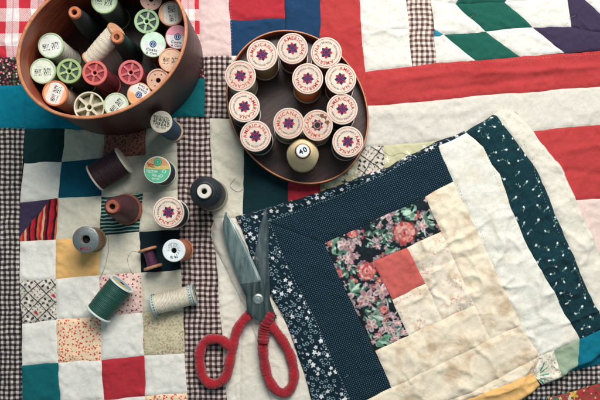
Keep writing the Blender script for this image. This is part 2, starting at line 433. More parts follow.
def patch(parent, A, B, cloth, z0=0.0, hf=base_h, step=1.5, curve=False, paint=None, puff=1.35, name='patch', label=None, wobble=True, dz=0.0):
    """one piece of cloth between edge A and edge B (plan points), with seam grooves, puckers and wrinkles"""
    la = sum(math.dist(a, b) for a, b in zip(A[:-1], A[1:])); lb = sum(math.dist(a, b) for a, b in zip(B[:-1], B[1:]))
    n = max(3, int(max(la, lb) / step) + 1)
    m = max(3, int(max(math.dist(A[0], B[0]), math.dist(A[-1], B[-1]), 4) / step) + 1)
    a = resample(A, n, curve); b = resample(B, n, curve)
    t = np.linspace(0, 1, m)[None, :, None]
    P = a[:, None, :] * (1 - t) + b[:, None, :] * t
    x, y = P[..., 0].ravel(), P[..., 1].ravel()
    per = [tuple(q) for q in a[::3]] + [tuple(a[-1])]; per2 = [tuple(q) for q in b[::3]] + [tuple(b[-1])]
    d = np.minimum(seg_dist(x, y, per), seg_dist(x, y, per2))
    d = np.minimum(d, np.minimum(seg_dist(x, y, [per[0], per2[0]]), seg_dist(x, y, [per[-1], per2[-1]])))
    h = hf(x, y) + puff * (1 - np.exp(-d / 1.9)) + (d / 4) * np.exp(1 - d / 4) * .6 * (vn(x, y, 4.2, 60) + .5 * vn(x, y, 8, 66)) + dz
    if wobble: wx, wy = wob(x, y)
    else: wx, wy = x, y
    k = 1 - z0 / H
    X = (NX + (wx - NX) * k - 300) * S; Y = (200 - (NY + (wy - NY) * k)) * S; Z = (h + z0) * S
    co = np.c_[X, Y, Z]
    i = np.arange((n - 1) * m).reshape(n - 1, m)[:, :-1].ravel()
    F = np.c_[i, i + 1, i + 1 + m, i + m]
    # orientation: keep normals up
    v0, v1, v3 = co[F[:, 0]], co[F[:, 1]], co[F[:, 3]]
    if np.cross(v1 - v0, v3 - v0)[:, 2].sum() < 0: F = F[:, ::-1]
    me = bpy.data.meshes.new(name)
    me.vertices.add(len(co)); me.vertices.foreach_set('co', co.ravel())
    me.loops.add(F.size); me.loops.foreach_set('vertex_index', F.ravel().astype(np.int32))
    me.polygons.add(len(F)); me.polygons.foreach_set('loop_start', np.arange(0, F.size, 4).astype(np.int32))
    me.polygons.foreach_set('loop_total', np.full(len(F), 4, np.int32))
    me.update(calc_edges=True); me.validate()
    me.polygons.foreach_set('use_smooth', [True] * len(me.polygons))
    uvl = me.uv_layers.new(name='rest')
    li = np.zeros(len(me.loops), np.int32); me.loops.foreach_get('vertex_index', li)
    uvl.data.foreach_set('uv', np.c_[x[li], -y[li]].ravel() / 1000.0)
    if paint is not None:
        c = paint(x, y); at = me.color_attributes.new(name='print', type='FLOAT_COLOR', domain='POINT')
        at.data.foreach_set('color', np.c_[c, np.ones(len(c))].ravel())
    me.materials.append(CLOTH[cloth])
    o = link(bpy.data.objects.new(name, me), parent)
    tag(o, label or (cloth + ' piece'))
    return o
def quad(parent, p0, p1, p2, p3, cloth, **k): return patch(parent, [p0, p1], [p3, p2], cloth, **k)

# ------------------------------------------------------------------ painted prints
class Print:
    def __init__(s, ground): s.g = np.array(lin(ground)); s.sh = []
    def ell(s, x, y, a, b, ang, col, petals=0, amp=0.0, ph=0.0, grad=None): s.sh.append((x, y, a, b, ang, lin(col), petals, amp, ph, lin(grad) if grad else None)); return s
    def __call__(s, X, Y):
        X = X + .35 * vn(X, Y, 2.2, 3); Y = Y + .35 * vn(X, Y, 2.2, 13)
        C = np.tile(s.g, (len(X), 1)).astype(float)
        for (x, y, a, b, ang, col, pt, amp, ph, gr) in s.sh:
            q = max(a, b) * 1.5
            ix = np.where((np.abs(X - x) < q) & (np.abs(Y - y) < q))[0]
            if not len(ix): continue
            u, v = rot(X[ix] - x, Y[ix] - y, ang); u = u / a; v = v / b
            r = np.hypot(u, v); lim = 1.0 + (amp * np.cos(pt * np.arctan2(v, u) + ph) if pt else 0)
            f = np.clip((lim - r) * 4 + .5, 0, 1)[:, None]
            cc = np.array(col)[None, :]
            if gr is not None: cc = cc * np.clip(r / lim, 0, 1)[:, None] + np.array(gr)[None, :] * (1 - np.clip(r / lim, 0, 1))[:, None]
            C[ix] = C[ix] * (1 - f) + cc * f
        return (C * .92 + np.array([.002, .006, .008])) * (1 + .22 * vn(X, Y, 1.3, 5) + .12 * vn(X, Y, 5, 8))[:, None]
def leafy(P, x, y, r, ang, cols):
    for k in range(3):
        a = ang + (k - 1) * .75; c = cols[k % len(cols)]
        P.ell(x + math.cos(a) * r * .6, y + math.sin(a) * r * .6, r * .75, r * .3, a, c, grad='#c4d8c2' if k == 1 else '#46604f')
def blossom(P, x, y, r, cols, ang):
    for k in range(5):
        a = ang + k * 2 * math.pi / 5
        P.ell(x + math.cos(a) * r * .6, y + math.sin(a) * r * .6, r * .52, r * .34, a, cols[k % len(cols)], grad='#8a5560')
    P.ell(x, y, r * .22, r * .22, 0, '#d9b089')
def rose(P, x, y, r):
    q = random.Random(int(x * 7 + y))
    P.ell(x, y, r, r * .92, 0, '#9c3a3e', 7, .09, .4)
    for ring, (rr, n) in enumerate(((.72, 8), (.46, 6), (.2, 4))):
        for k in range(n):
            a = k * 2 * math.pi / n + ring * .5 + q.uniform(-.2, .2)
            c = q.choice(['#b9524c', '#c26a60', '#cf8c7e', '#a8444a', '#d2a195'])
            P.ell(x + math.cos(a) * r * rr, y + math.sin(a) * r * rr, r * .17, r * .30, a, c, grad=q.choice(['#d6ab9e', '#a03c42', '#c87f74']))
    P.ell(x, y, r * .1, r * .1, 0, '#8e2530')
roses = Print('#14181c'); q = random.Random(5)
for _ in range(560):
    x, y = q.uniform(318, 442), q.uniform(194, 355)
    t = q.random()
    if t < .34: leafy(roses, x, y, q.uniform(3, 5.5), q.uniform(0, 6.3), ['#5c7a6c', '#7e9888', '#3c5a4e'])
    elif t < .62: blossom(roses, x, y, q.uniform(2, 4), ['#b9a2a6', '#cfc0be', '#8f7882'], q.uniform(0, 6))
    elif t < .78: blossom(roses, x, y, q.uniform(2, 3.6), ['#857e8c', '#a8a2ac', '#686276'], q.uniform(0, 6))
    elif t < .9: roses.ell(x, y, q.uniform(3, 7), .7, q.uniform(0, 3.1), '#a8b4a8')
    else: blossom(roses, x, y, q.uniform(3, 5), ['#b0524e', '#bf7a70', '#963e42'], q.uniform(0, 6))
leafy(roses, 334, 252, 12, -.7, ['#84a08e', '#b0c6b6', '#5f8a72']); leafy(roses, 414, 208, 10, 2.6, ['#8cb6a0', '#b0d0bc', '#6a9682'])
leafy(roses, 425, 214, 8, .8, ['#86a392', '#a9bfb0', '#5f8a72']); leafy(roses, 394, 247, 8, 1.8, ['#86a392', '#a9bfb0', '#5f8a72'])
leafy(roses, 352, 292, 9, -.8, ['#86a392', '#a9bfb0', '#5f8a72']); leafy(roses, 372, 318, 9, 0, ['#86a392', '#a9bfb0', '#5f8a72']); leafy(roses, 378, 343, 11, .2, ['#6a9a80', '#8cb89c', '#5f8a72'])
for _ in range(130): roses.ell(q.uniform(320, 442), q.uniform(196, 353), q.uniform(1.5, 4), q.uniform(.8, 1.8), q.uniform(0, 3), '#14181c')
rose(roses, 404, 233, 11.5); rose(roses, 367, 271, 9); rose(roses, 353, 234, 5); rose(roses, 338, 274, 5.5); rose(roses, 384, 309, 4.5); rose(roses, 355, 321, 4.5)
for (x, y, r) in ((346, 300, 9), (366, 297, 8), (381, 291, 8), (344, 245, 6), (349, 258, 6), (387, 214, 7), (392, 330, 5), (398, 322, 4.5), (386, 328, 4), (403, 332, 4), (395, 338, 4), (371, 325, 6), (421, 226, 6)):
    blossom(roses, x, y, r, ['#c9b0b2', '#d8c8c6', '#a88c94'], x)
navyb = Print('#081b26'); q = random.Random(9)
pts = []
for _ in range(16000):
    x, y = q.uniform(225, 470), q.uniform(125, 475)
    if seg_dist(np.array([x]), np.array([y]), [(235, 216), (254, 265), (285, 340), (320, 420), (345, 475)])[0] > 48 and seg_dist(np.array([x]), np.array([y]), OUT[:6])[0] > 26: continue
    if all((x - a) ** 2 + (y - b) ** 2 > 4.1 ** 2 for a, b in pts): pts.append((x, y))
for i, (x, y) in enumerate(pts):
    t = q.random()
    if t < .3:
        r = q.uniform(1.3, 2.2); navyb.ell(x, y, r, r, 0, '#dfe0e2', 5, .3, q.uniform(0, 6)); navyb.ell(x, y, .5, .5, 0, '#b08a8a')
    elif t < .75:
        a0 = q.uniform(0, 6)
        for k in range(5): navyb.ell(x + 1.5 * math.cos(a0 + k * 1.256), y + 1.5 * math.sin(a0 + k * 1.256), .62, .5, 0, '#93a9b4')
    else:
        navyb.ell(x, y, 1.2, .45, q.uniform(0, 3), '#7f98a6'); navyb.ell(x + 1.2, y + .8, .6, .5, 0, '#c4ccd2')
sprig = Print('#0c2c33'); q = random.Random(3); pts = []
for _ in range(1500):
    x, y = q.uniform(462, 640), q.uniform(108, 345)
    if all((x - a) ** 2 + (y - b) ** 2 > 8.3 ** 2 for a, b in pts): pts.append((x, y))
for x, y in pts:
    a = q.uniform(0, 6.3)
    for k in range(7): sprig.ell(x + math.cos(a) * k * .8 + .6 * math.sin(k), y + math.sin(a) * k * .8, .42, .3, a, '#6f928a')
    sprig.ell(x, y, q.uniform(.8, 1.4), q.uniform(.7, 1.1), a, '#d4d8d4')
    sprig.ell(x + math.cos(a) * 3 + 1.0, y + math.sin(a) * 3 - .8, 1.1, .35, a + 1, '#7fa096')
tile = Print('#cfc3b6'); q = random.Random(8)
def tiles(P, cx, cy, ang, nrange, pitch=11.0):
    c_, s_ = math.cos(ang), math.sin(ang)
    def T(u, v): return cx + u * c_ - v * s_, cy + u * s_ + v * c_
    for i in range(-nrange, nrange + 1):
        for j in range(-nrange, nrange + 1):
            u0, v0 = i * pitch, j * pitch
            for k in range(2 * 6):
                tt = (k + .5) / 12 * pitch
                for (u, v) in ((u0, v0 + tt), (u0 + tt, v0)):
                    x, y = T(u, v); P.ell(x, y, .62, .62, 0, '#1c2328')
            if (i + j) % 2:
                for k in range(4):
                    a = k * math.pi / 2
                    for w in (.22, .34):
                        x, y = T(u0 + pitch / 2 + math.cos(a + .4) * pitch * w, v0 + pitch / 2 + math.sin(a + .4) * pitch * w); P.ell(x, y, 1.3, .8, a, '#20282c')
                x, y = T(u0 + pitch / 2, v0 + pitch / 2); P.ell(x, y, 1.0, 1.0, 0, '#e4d8cc')
            else:
                for k in range(9):
                    x, y = T(u0 + 1.8 + (k % 3) * 3.6, v0 + 1.8 + (k // 3) * 3.6); P.ell(x, y, 1.2, .5, ang + k, '#2a3336' if k % 2 else '#59605e')
                if i % 2 == 0:
                    x, y = T(u0 + pitch / 2, v0 + pitch * .7); P.ell(x, y, 2.4, 1.5, ang, '#b02a34')
tiles(tile, 38, 302, .8, 3, 12.5); tiles(tile, 371, 162, .62, 4, 13)
embro = Print('#dcd4c2'); q = random.Random(2)
for k in range(5):
    for t in range(9):
        a = -1.2 + k * .5
        embro.ell(541 + math.cos(a) * t * .9, 377 - 7 + k * 2.6 + math.sin(a) * t * .9, .9, .6, a, '#2f8f7c')
for k in range(30): embro.ell(q.uniform(533, 560), q.uniform(352, 384), .6, .6, 0, q.choice(['#8c5a4a', '#b08a70']))

# ------------------------------------------------------------------ the quilt lying flat
table = mesh_obj('table_top', [(-900, -800, -6), (900, -800, -6), (900, 800, -6), (-900, 800, -6)], [(0, 1, 2, 3)],
                 wood_mat('table wood', '#3a2a22', '#54402f', .5, (.05, .4, .1)), None, False)
tag(table, kind='structure')
Q = empty('patchwork_quilt', plan(300, 200, 0), 'large old patchwork quilt with gingham strips spread flat under everything', 'quilt')
Q.location = (0, 0, 0)
VX = [[25, 24, 20, 20, 20, 22, 22, 22, 22, 22, 22], [65, 62, 58, 56, 56, 57, 58, 60, 61, 62, 63], [105, 103, 101, 100, 99, 100, 101, 104, 105, 106, 107],
      [146, 146, 143, 139, 141, 143, 144, 146, 148, 149, 150], [176, 177, 178, 179, 181, 183, 185, 187, 189, 190, 192]]
VY = [[128, 163, 202, 241, 282, 324, 366, 404, 446, 486, 524], [129, 162, 198, 239, 279, 320, 363, 402, 443, 484, 524], [130, 158, 196, 236, 276, 316, 360, 400, 440, 480, 522],
      [128, 155, 193, 232, 273, 313, 356, 396, 438, 478, 520], [118, 152, 190, 230, 270, 311, 353, 392, 434, 474, 518]]
GRID = [['dark green cotton', 'grey cream cotton', 'brown calico', 'grey cream cotton'],  # cloth colours of this row darkened with the box's shadow
        ['white cotton', 'dark teal cotton', 'grey cream cotton', 'grey cream cotton'],  # dark teal and grey cream here include the box's shade too
        [None, 'cream cotton', 'green pinstripe', 'cream cotton'],
        ['white cotton', 'yellow cotton', 'cream cotton', 'black cotton'],
        ['black and white tile print', 'white cotton', 'pink calico', 'cream cotton'],
        ['white cotton', 'peach calico', 'white cotton', 'mottled tan cotton'],
        ['deep teal cotton', 'white cotton', 'red cotton', 'white cotton'],
        ['white cotton', 'pink calico', 'white cotton', 'peach calico'],
        ['navy cotton', 'white cotton', 'green cotton', 'white cotton'],
        ['white cotton', 'yellow cotton', 'white cotton', 'red cotton']]
for r in range(10):
    for c in range(4):
        if GRID[r][c] is None: continue
        p = lambda a, b: (VX[b][a], VY[b][a])
        pr = tile if 'tile' in GRID[r][c] else None
        quad(Q, p(r, c), p(r, c + 1), p(r + 1, c + 1), p(r + 1, c), GRID[r][c], paint=pr, step=.55 if pr else 1.6)
quad(Q, (20, 202), (50, 199), (20.2, 237), (20, 236), 'purple cotton')
patch(Q, [(50, 199), (58, 198)], [(20, 237), (20, 241), (56, 239)], 'red folk stripe')
# left gingham border and the rows above
patch(Q, [(-120, 128), (-122, 524)], [(25, 128), (20, 202), (20, 282), (22, 366), (22, 524)], 'black gingham', name='border_strip')
quad(Q, (-120, 88), (25, 85), (25, 128), (-120, 128), 'teal cotton'); quad(Q, (25, 85), (110, 82), (109, 129.5), (25, 128), 'teal cotton')
patch(Q, [(110, 82), (205, 78)], [(109, 129.5), (146, 128), (176, 118), (205, 117)], 'deep teal cotton')
quad(Q, (-120, 58), (25, 57), (25, 85), (-120, 88), 'red rosebud print'); quad(Q, (25, 57), (200, 57), (204, 78), (25, 85), 'red rosebud print')
quad(Q, (-120, -120), (38, -120), (38, 57), (-120, 58), 'red plaid'); quad(Q, (38, -120), (197, -120), (200, 57), (38, 57), 'red plaid')
quad(Q, (197, -120), (228, -120), (231, 55.5), (200, 57), 'pinkish white cotton', name='sashing_strip')
quad(Q, (203, 56.8), (231, 55.5), (232, 79), (204, 79), 'brown gingham', name='sashing_strip'); quad(Q, (204, 79), (232, 79), (233, 119), (205, 119), 'brown gingham', name='sashing_strip')
patch(Q, [(176, 118), (177, 150), (179, 230), (181, 270), (183, 311), (187, 400), (192, 524)], [(210, 118), (213, 200), (217, 270), (227, 400), (238, 524)], 'brown gingham', name='sashing_strip')
quad(Q, (210, 119), (244, 119), (243, 218), (213, 218), 'cream cotton')
quad(Q, (228, -120), (285, -120), (285, 19), (229, 20), 'red cotton'); quad(Q, (229, 20), (285, 19), (286, 56), (231, 56), 'navy cotton')
quad(Q, (285, -120), (320, -120), (320, 56), (286, 56), 'navy cotton'); quad(Q, (231, 56), (320, 56), (320, 119), (233, 119), 'white cotton')
patch(Q, [(320, -120), (320, 147)], [(352, -120), (359, 0), (365, 72), (365, 147)], 'bright red cotton', name='sashing_strip')
quad(Q, (244, 119), (288, 119), (288, 219), (243, 218), 'blackish green cotton'); quad(Q, (288, 119), (320, 119), (320, 219), (288, 219), 'red cotton')
quad(Q, (320, 147), (357, 147), (357, 219), (320, 219), 'beige garden print')
quad(Q, (357, 147), (384, 145), (384, 219), (357, 219), 'black and white tile print', paint=tile, step=.55)
quad(Q, (384, 145), (460, 139), (460, 219), (384, 219), 'pale daisy print')
patch(Q, [(352, -120), (359, 0), (361.6, 31)], [(402, -120), (406, 0), (408.6, 29)], 'white cotton'); quad(Q, (361.6, 31), (408.6, 29), (412, 66.5), (365, 72), 'white cotton')
patch(Q, [(402, -120), (406, 0), (412, 66.5)], [(427, -120), (431, 0), (436, 63)], 'pale brown gingham', name='sashing_strip')
P1, P2, P3, P4, P5, P6, P7, P8, P10 = (454.8, 4.2), (505.5, 1.8), (532.8, 27), (486, 31.5), (444, 35), (519.5, 57), (475.8, 61), (571, 27.3), (564, 53)
patch(Q, [(431, 0), (434, 30), P5], [P1, P4], 'white cotton'); quad(Q, (434, 30), P5, (440, 38.5), (434.5, 37), 'cyan cotton'); quad(Q, (434.5, 37), P5, P7, (436, 63), 'white cotton')
quad(Q, P4, P3, P10, P6, 'white cotton'); quad(Q, P2, (566.8, -3), P8, P3, 'white cotton'); quad(Q, P1, P2, P3, P4, 'green cotton'); quad(Q, P5, P4, P6, P7, 'green cotton')
patch(Q, [P3, P8, (626, 37)], [P10, (630, 48)], 'purple cotton'); quad(Q, (566.8, -3), (581, -3), (626, 37), P8, 'purple cotton')
quad(Q, (581, -3), (640, -3), (640, 40), (626, 37), 'white cotton'); quad(Q, (640, -120), (740, -120), (740, 39), (640, 47), 'white cotton')
patch(Q, [(427, -120), (431, 0)], [(470, -120), (480, -30), (454.8, 4.2)], 'white cotton'); patch(Q, [(470, -120), (480, -30), (454.8, 4.2)], [(530, -120), (531, -27), (505.5, 1.8)], 'green cotton')
patch(Q, [(530, -120), (531, -27), (505.5, 1.8)], [(640, -120), (640, -3), (566.8, -3)], 'white cotton')
patch(Q, [(365, 72), (435, 63), (600, 51), (740, 39)], [(365, 106), (390, 105), (477, 96), (600, 86), (740, 73)], 'bright red cotton', name='stripe')
patch(Q, [(365, 106), (390, 105), (477, 96), (600, 86), (740, 73)], [(365, 147), (438, 141), (537, 131), (600, 125), (740, 112)], 'greyed white cotton', name='stripe')
patch(Q, [(460, 139), (537, 131), (600, 125), (740, 112)], [(460, 207), (579, 200), (600, 198), (740, 190)], 'bright red cotton', name='stripe')
quad(Q, (460, 207), (740, 190), (740, 250), (460, 262), 'faded pink cotton', name='stripe'); quad(Q, (460, 262), (740, 250), (740, 300), (460, 330), 'greyed white cotton', name='stripe')
patch(Q, [(243, 218), (460, 219)], [(238, 524), (470, 524)], 'ivory cotton'); patch(Q, [(213, 218), (217, 270), (227, 400), (238, 524)], [(243, 218), (238, 524)], 'ivory cotton')
quad(Q, (460, 330), (740, 300), (740, 328), (460, 400), 'aqua cotton', puff=3); quad(Q, (460, 400), (740, 322), (740, 342), (500, 412), 'black gingham')
quad(Q, (470, 402), (548, 396), (556, 524), (470, 524), 'black floral print'); quad(Q, (548, 398), (740, 342), (740, 524), (556, 524), 'red garden print')

# ------------------------------------------------------------------ stitched seams
def stitches(parent, lines, hf, z0, col, name='stitching', L=1.9, gap=1.3, w=.42, lift=1.0):
    parts = []
    for pts in lines:
        n = int(sum(math.dist(a, b) for a, b in zip(pts[:-1], pts[1:])) / (L + gap))
        P = resample(pts, n * 2 + 1, True)
        for k in range(n):
            a, b = P[2 * k], P[2 * k + 1]
            a = a + (b - a) * .06
            ax, ay = wob(*a); bx, by = wob(*b)
            za = float(hf(a[0], a[1])) + z0 + lift; zb = float(hf(b[0], b[1])) + z0 + lift
            kk = 1 - z0 / H
            A = Vector((NX + (ax - NX) * kk - 300, 200 - (NY + (ay - NY) * kk), za)); B = Vector((NX + (bx - NX) * kk - 300, 200 - (NY + (by - NY) * kk), zb))
            d = (B - A).normalized(); s = Vector((-d.y, d.x, 0)) * w * .5; u = Vector((0, 0, w * .6)); mid = (A + B) / 2 + u * .6
            V = [A - u, A + s * .4, A + u * .2, A - s * .4, mid - u, mid + s, mid + u, mid - s, B - u, B + s * .4, B + u * .2, B - s * .4]
            F = [(0, 1, 5, 4), (1, 2, 6, 5), (2, 3, 7, 6), (3, 0, 4, 7), (4, 5, 9, 8), (5, 6, 10, 9), (6, 7, 11, 10), (7, 4, 8, 11)]
            parts.append(([tuple(v) for v in V], F))
    V, F = merge(parts)
    return tag(mesh_obj(name, V, F, col, parent), 'running stitches in fine thread', kind='stuff')
stitches(Q, [[(231, 0), (231.5, 55)], [(40, -10), (40, 55)], [(366, 90), (367, 143)], [(214, 120), (216, 216)], [(440, 66), (600, 54)]], base_h, 0, ink('#b9a79a'), w=.35)

# ------------------------------------------------------------------ folded quilt block on top
FZ = 8.0
K = empty('folded_quilt', (0, 0, 0), 'folded quilt with rose print log cabin block and navy pin dot border', 'quilt')
fk = dict(z0=FZ, hf=fold_h)
ivA = [(213, 221), (210, 230), (213, 243), (221, 262), (233, 288), (245, 308), (258, 350), (270, 402), (290, 480)]
ivB = [(226, 219), (244, 228), (262, 262), (280, 300), (300, 345), (318, 400), (335, 480)]
def iv_h(x, y):
    do = seg_dist(x, y, [(240, 224), (226, 219)] + ivA)
    return base_h(x, y) * .6 + 1.0 - 4.0 * np.exp(-do / 2.5) + .5 * ridged(x, y, 16, 7, 1.5, .1)
patch(K, ivA, ivB, 'ivory cotton', z0=3.0, hf=iv_h, curve=True, name='backing_edge', label='ivory backing cloth showing beside the border', puff=.6)
flA = [(235, 216), (254, 270), (270, 298), (279, 312), (293, 347), (310, 400), (345, 470)]
flB = [(268, 222), (287, 268), (305, 302), (326, 348), (349, 400), (381, 470)]
patch(K, flA, flB, 'navy blossom print', paint=navyb, step=.5, name='border_strip', **fk)
patch(K, [(235, 216), (282, 202), (330, 187), (390, 165), (439, 140), (466, 130)], [(268, 222), (300, 207), (345, 191), (398, 167), (438, 146.5), (466, 133)], 'navy blossom print', paint=navyb, step=.5, name='border_strip', **fk)
patch(K, [(268, 222), (287, 268), (305, 302), (326, 348), (349, 400), (352, 407)], [(324, 244), (357.5, 316), (391, 388)], 'navy pin dot cotton', name='border_strip', **fk)
patch(K, [(268, 222), (300, 207), (345, 191), (398, 167), (438, 146.5)], [(324, 244), (425, 197), (453, 181)], 'navy pin dot cotton', name='border_strip', **fk)
quad(K, (324, 244), (425, 197), (440.8, 231.5), (339.5, 277), 'rose bouquet print', paint=roses, step=.5, **fk)
quad(K, (339.5, 277), (373, 262), (409, 336), (375, 351), 'rose bouquet print', paint=roses, step=.5, **fk)
quad(K, (373, 262), (407, 247.2), (426, 283.5), (392, 300), 'coral cotton', label='coral red centre square', **fk)
quad(K, (392, 300), (426, 283.5), (443, 320), (409, 336), 'sprigged cream cotton', **fk)
quad(K, (407, 247.2), (440.8, 231.5), (474.6, 305), (443, 320), 'sprigged cream cotton', **fk)
quad(K, (375, 351), (474.6, 305), (490.6, 339.8), (391, 388), 'stained cream cotton', **fk)
quad(K, (425, 197), (453, 181), (521, 325), (490.6, 339.8), 'stained cream cotton', **fk)
patch(K, [(352, 407), (391, 388), (521, 325)], [(365, 436), (425, 408), (470, 393), (540, 356)], 'stained cream cotton', **fk)
patch(K, [(365, 436), (425, 408), (470, 393), (540, 356)], [(381, 470), (430, 425), (462, 402), (533, 373)], 'stained cream cotton', **fk)
patch(K, [(438, 146.5), (453, 181), (521, 325), (540, 356)], [(466, 133), (483, 147), (491.5, 165), (500, 174), (511, 207), (521, 231), (538, 265), (560, 305), (579, 339)], 'speckled cream cotton', **fk)
spA = [(466, 132), (483, 147), (491.5, 165), (500, 174), (511, 207), (521, 231), (538, 265), (560, 305), (579, 339)]
spB = [(495, 113), (507, 130), (525, 154), (539, 175), (553, 209), (564, 235), (575, 261), (589.5, 293), (606, 327)]
ceB = [(505, 107), (520, 113), (542, 139), (565, 168), (579, 200), (587, 217), (596, 238), (612, 275), (634, 318)]
patch(K, spA, spB, 'green sprig print', paint=sprig, step=.5, curve=True, name='border_strip', **fk)
patch(K, spB, ceB, 'ivory cotton', curve=True, name='binding_edge', **fk)
quad(K, (579, 339), (634, 316), (648, 336), (577, 368), 'aqua cotton', **fk)
quad(K, (554, 350), (579, 339), (577, 368), (561, 378), 'sage cotton', **fk)
patch(K, [(540, 356), (554, 350)], [(533, 374), (545, 387), (561, 378)], 'embroidered cream cotton', paint=embro, step=.5, **fk)
patch(K, [(381, 470), (430, 425), (462, 402), (533, 373)], [(420, 475), (470, 432), (523, 402), (542, 387)], 'yellow cotton', **fk)
stitches(K, [[(269, 220), (288, 268), (306, 302), (327, 348), (350, 400)], [(270, 221), (345, 192), (436, 148)]], fold_h, FZ, ink('#b8c4cc'), w=.45)
stitches(K, [[(501, 117), (512, 131), (529, 152), (536, 178), (549, 211), (571, 261), (586, 293)], [(485, 152), (508, 207), (518, 231), (535, 265), (557, 305)]], fold_h, FZ, ink('#c4c8c0'), w=.4)
stitches(K, [[(457, 184), (478, 227), (506, 284), (530, 333)], [(396, 390), (460, 362), (520, 332)], [(396, 302), (428, 287)]], fold_h, FZ, ink('#b59f88'), w=.35, gap=1.6)

# ------------------------------------------------------------------ scattered spools
def ground(px, py, r):
    a = np.linspace(0, 6.28, 12); return float(np.mean(base_h(px + r * np.cos(a) * .7, py + r * np.sin(a) * .7))) + 1.2
def standing(name, px, py, L, z0=None, r=12, **k):
    """thing whose upright top sits over plan point (px,py) at height z0+L"""
    if z0 is None:
        x, y, z = plan(px, py, L); z0 = ground(x + 300, 200 - y, r)
    x, y, _ = plan(px, py, z0 + L)
    return empty(name, (x, y, z0), **k)
def body(t, r, L, tcol, fl=1.8, rt=None, bulge=.4, core=None, cone=None):
    """wound thread between two flanges; r flange radius"""
    rt = rt or r * .9
    prof = []
    n = 26
    for i in range(n + 1):
        u = i / n; z = fl + (L - 2 * fl) * u
        rr = rt + bulge * math.sin(math.pi * u) + .12 * math.sin(u * 47) + .1 * math.sin(u * 91 + 2)
        if cone: rr *= 1 - cone * u
        prof.append((rr, z))
    prof = [(r * .3, fl)] + prof + [(r * .3, L - fl)]
    lathe('thread', prof, tcol, t, 64)
def flange(t, r, z0, z1, m, name='flange', b=.35, hole=0.0, n=64):
    p = [(hole, z0), (r - b, z0), (r, z0 + b), (r, z1 - b), (r - b, z1), (hole, z1)]
    if hole: p.append((hole, z0))
    return lathe(name, p, m, t, n)
def star(rad, z, ang0, parent):
    red, pur, mid = [], [], []
    for k in range(8):
        a = ang0 + k * math.pi / 4; h = math.pi / 8
        pt = lambda r, an: (r * math.cos(an), r * math.sin(an))
        poly = [(0, 0), pt(rad * .74, a - h * .96), pt(rad, a), pt(rad * .74, a + h * .96)]
        (red if k % 2 else pur).append(flat(poly, z))
    e = add('emblem', merge(red + [flat([(rad * .52 * math.cos(k * .7854 + ang0 + .39) , rad * .52 * math.sin(k * .7854 + ang0 + .39)) for k in range(8)], z - .02)]), ink('#a8303a'), parent)
    add('petals', merge(pur + [flat([(0, 0), (rad * .5 * math.cos(ang0 + k * .7854 - .3), rad * .5 * math.sin(ang0 + k * .7854 - .3)), (rad * .66 * math.cos(ang0 + k * .7854), rad * .66 * math.sin(ang0 + k * .7854)), (rad * .5 * math.cos(ang0 + k * .7854 + .3), rad * .5 * math.sin(ang0 + k * .7854 + .3))], z + .04) for k in range(1, 8, 2)]), ink('#33234c'), e)
    add('petals', merge([flat([(rad * rr * math.cos(k * math.pi / 4 + ang0 + (.39 if rr > .3 else 0) + d[0]), rad * rr * math.sin(k * math.pi / 4 + ang0 + (.39 if rr > .3 else 0) + d[0])) for rr, d in ((.2, (0,)), (.36, (.25,)), (.5, (0,)), (.36, (-.25,)))], z + .07) for k in range(8)]), ink('#7a2c58'), e)
def americana(px, py, ang, r, L, thcol, label, z0=None, spent=False, group=None, faded=0):
    t = standing('thread_spool', px, py, L, z0, r, label=label, cat='thread spool', group=group)
    t.rotation_euler = (R(rng.uniform(-1.6, 1.6)), R(rng.uniform(-1.6, 1.6)), 0)
    fl = plastic('#d9cfc6' if not spent else '#d2c6b8')
    flange(t, r * .97, 0, 1.6, fl, 'bottom_flange'); flange(t, r, L - 1.8, L, fl, 'top_flange')
    body(t, r, L, thcol, 1.6, r * .9)
    lb = add('label', disc(0, 0, r * .955, L + .08, 64), paper(['#d3c0b2', '#ccb5a6', '#d2c2b4'][faded % 3]), t)
    rd = ink(['#b02c38', '#b8434a', '#a82834'][faded % 3])
    add('border_ring', ringflat(r * .875, r * .9, L + .16), rd, lb)
    A0 = ang + 92
    g = text_ring('AMERICANA', r * .675, L + .17, r * .215, A0, ang - 92, 1.0, .02)
    add('lettering', g, rd, lb)
    g = merge([text_ring('THE NATURAL COTTON THREAD', r * .67, L + .17, r * .1, ang - 104, ang - 256, 1.0, .012),
               disc(r * .67 * math.cos(R(ang - 97)), r * .67 * math.sin(R(ang - 97)), r * .03, L + .17, 10), disc(r * .67 * math.cos(R(ang + 97)), r * .67 * math.sin(R(ang + 97)), r * .03, L + .17, 10)])
    add('lettering', g, ink('#4b4658'), lb)
    star(r * .41, L + .18, R(ang), lb)
    if spent:
        add('hole', disc(0, 0, r * .2, L + .32), ink('#2c1a1a'), t); lathe('core', [(r * .19, L - 1), (r * .24, L - 1), (r * .24, L + .6), (r * .19, L + .6)], plastic('#8d7a72'), t)
        for k, (dx, dy, rr) in enumerate(((.28, .62, .13), (.62, .2, .14), (.5, .52, .1))):
            add('tear', flat([(r * dx + r * rr * (1 + .4 * math.sin(j * 2.3 + k)) * math.cos(j * .6), r * dy + r * rr * (1 + .4 * math.sin(j * 1.7)) * math.sin(j * .6)) for j in range(10)], L + .22), ink('#6a4a36'), lb)
    return t
LZ = 4.0
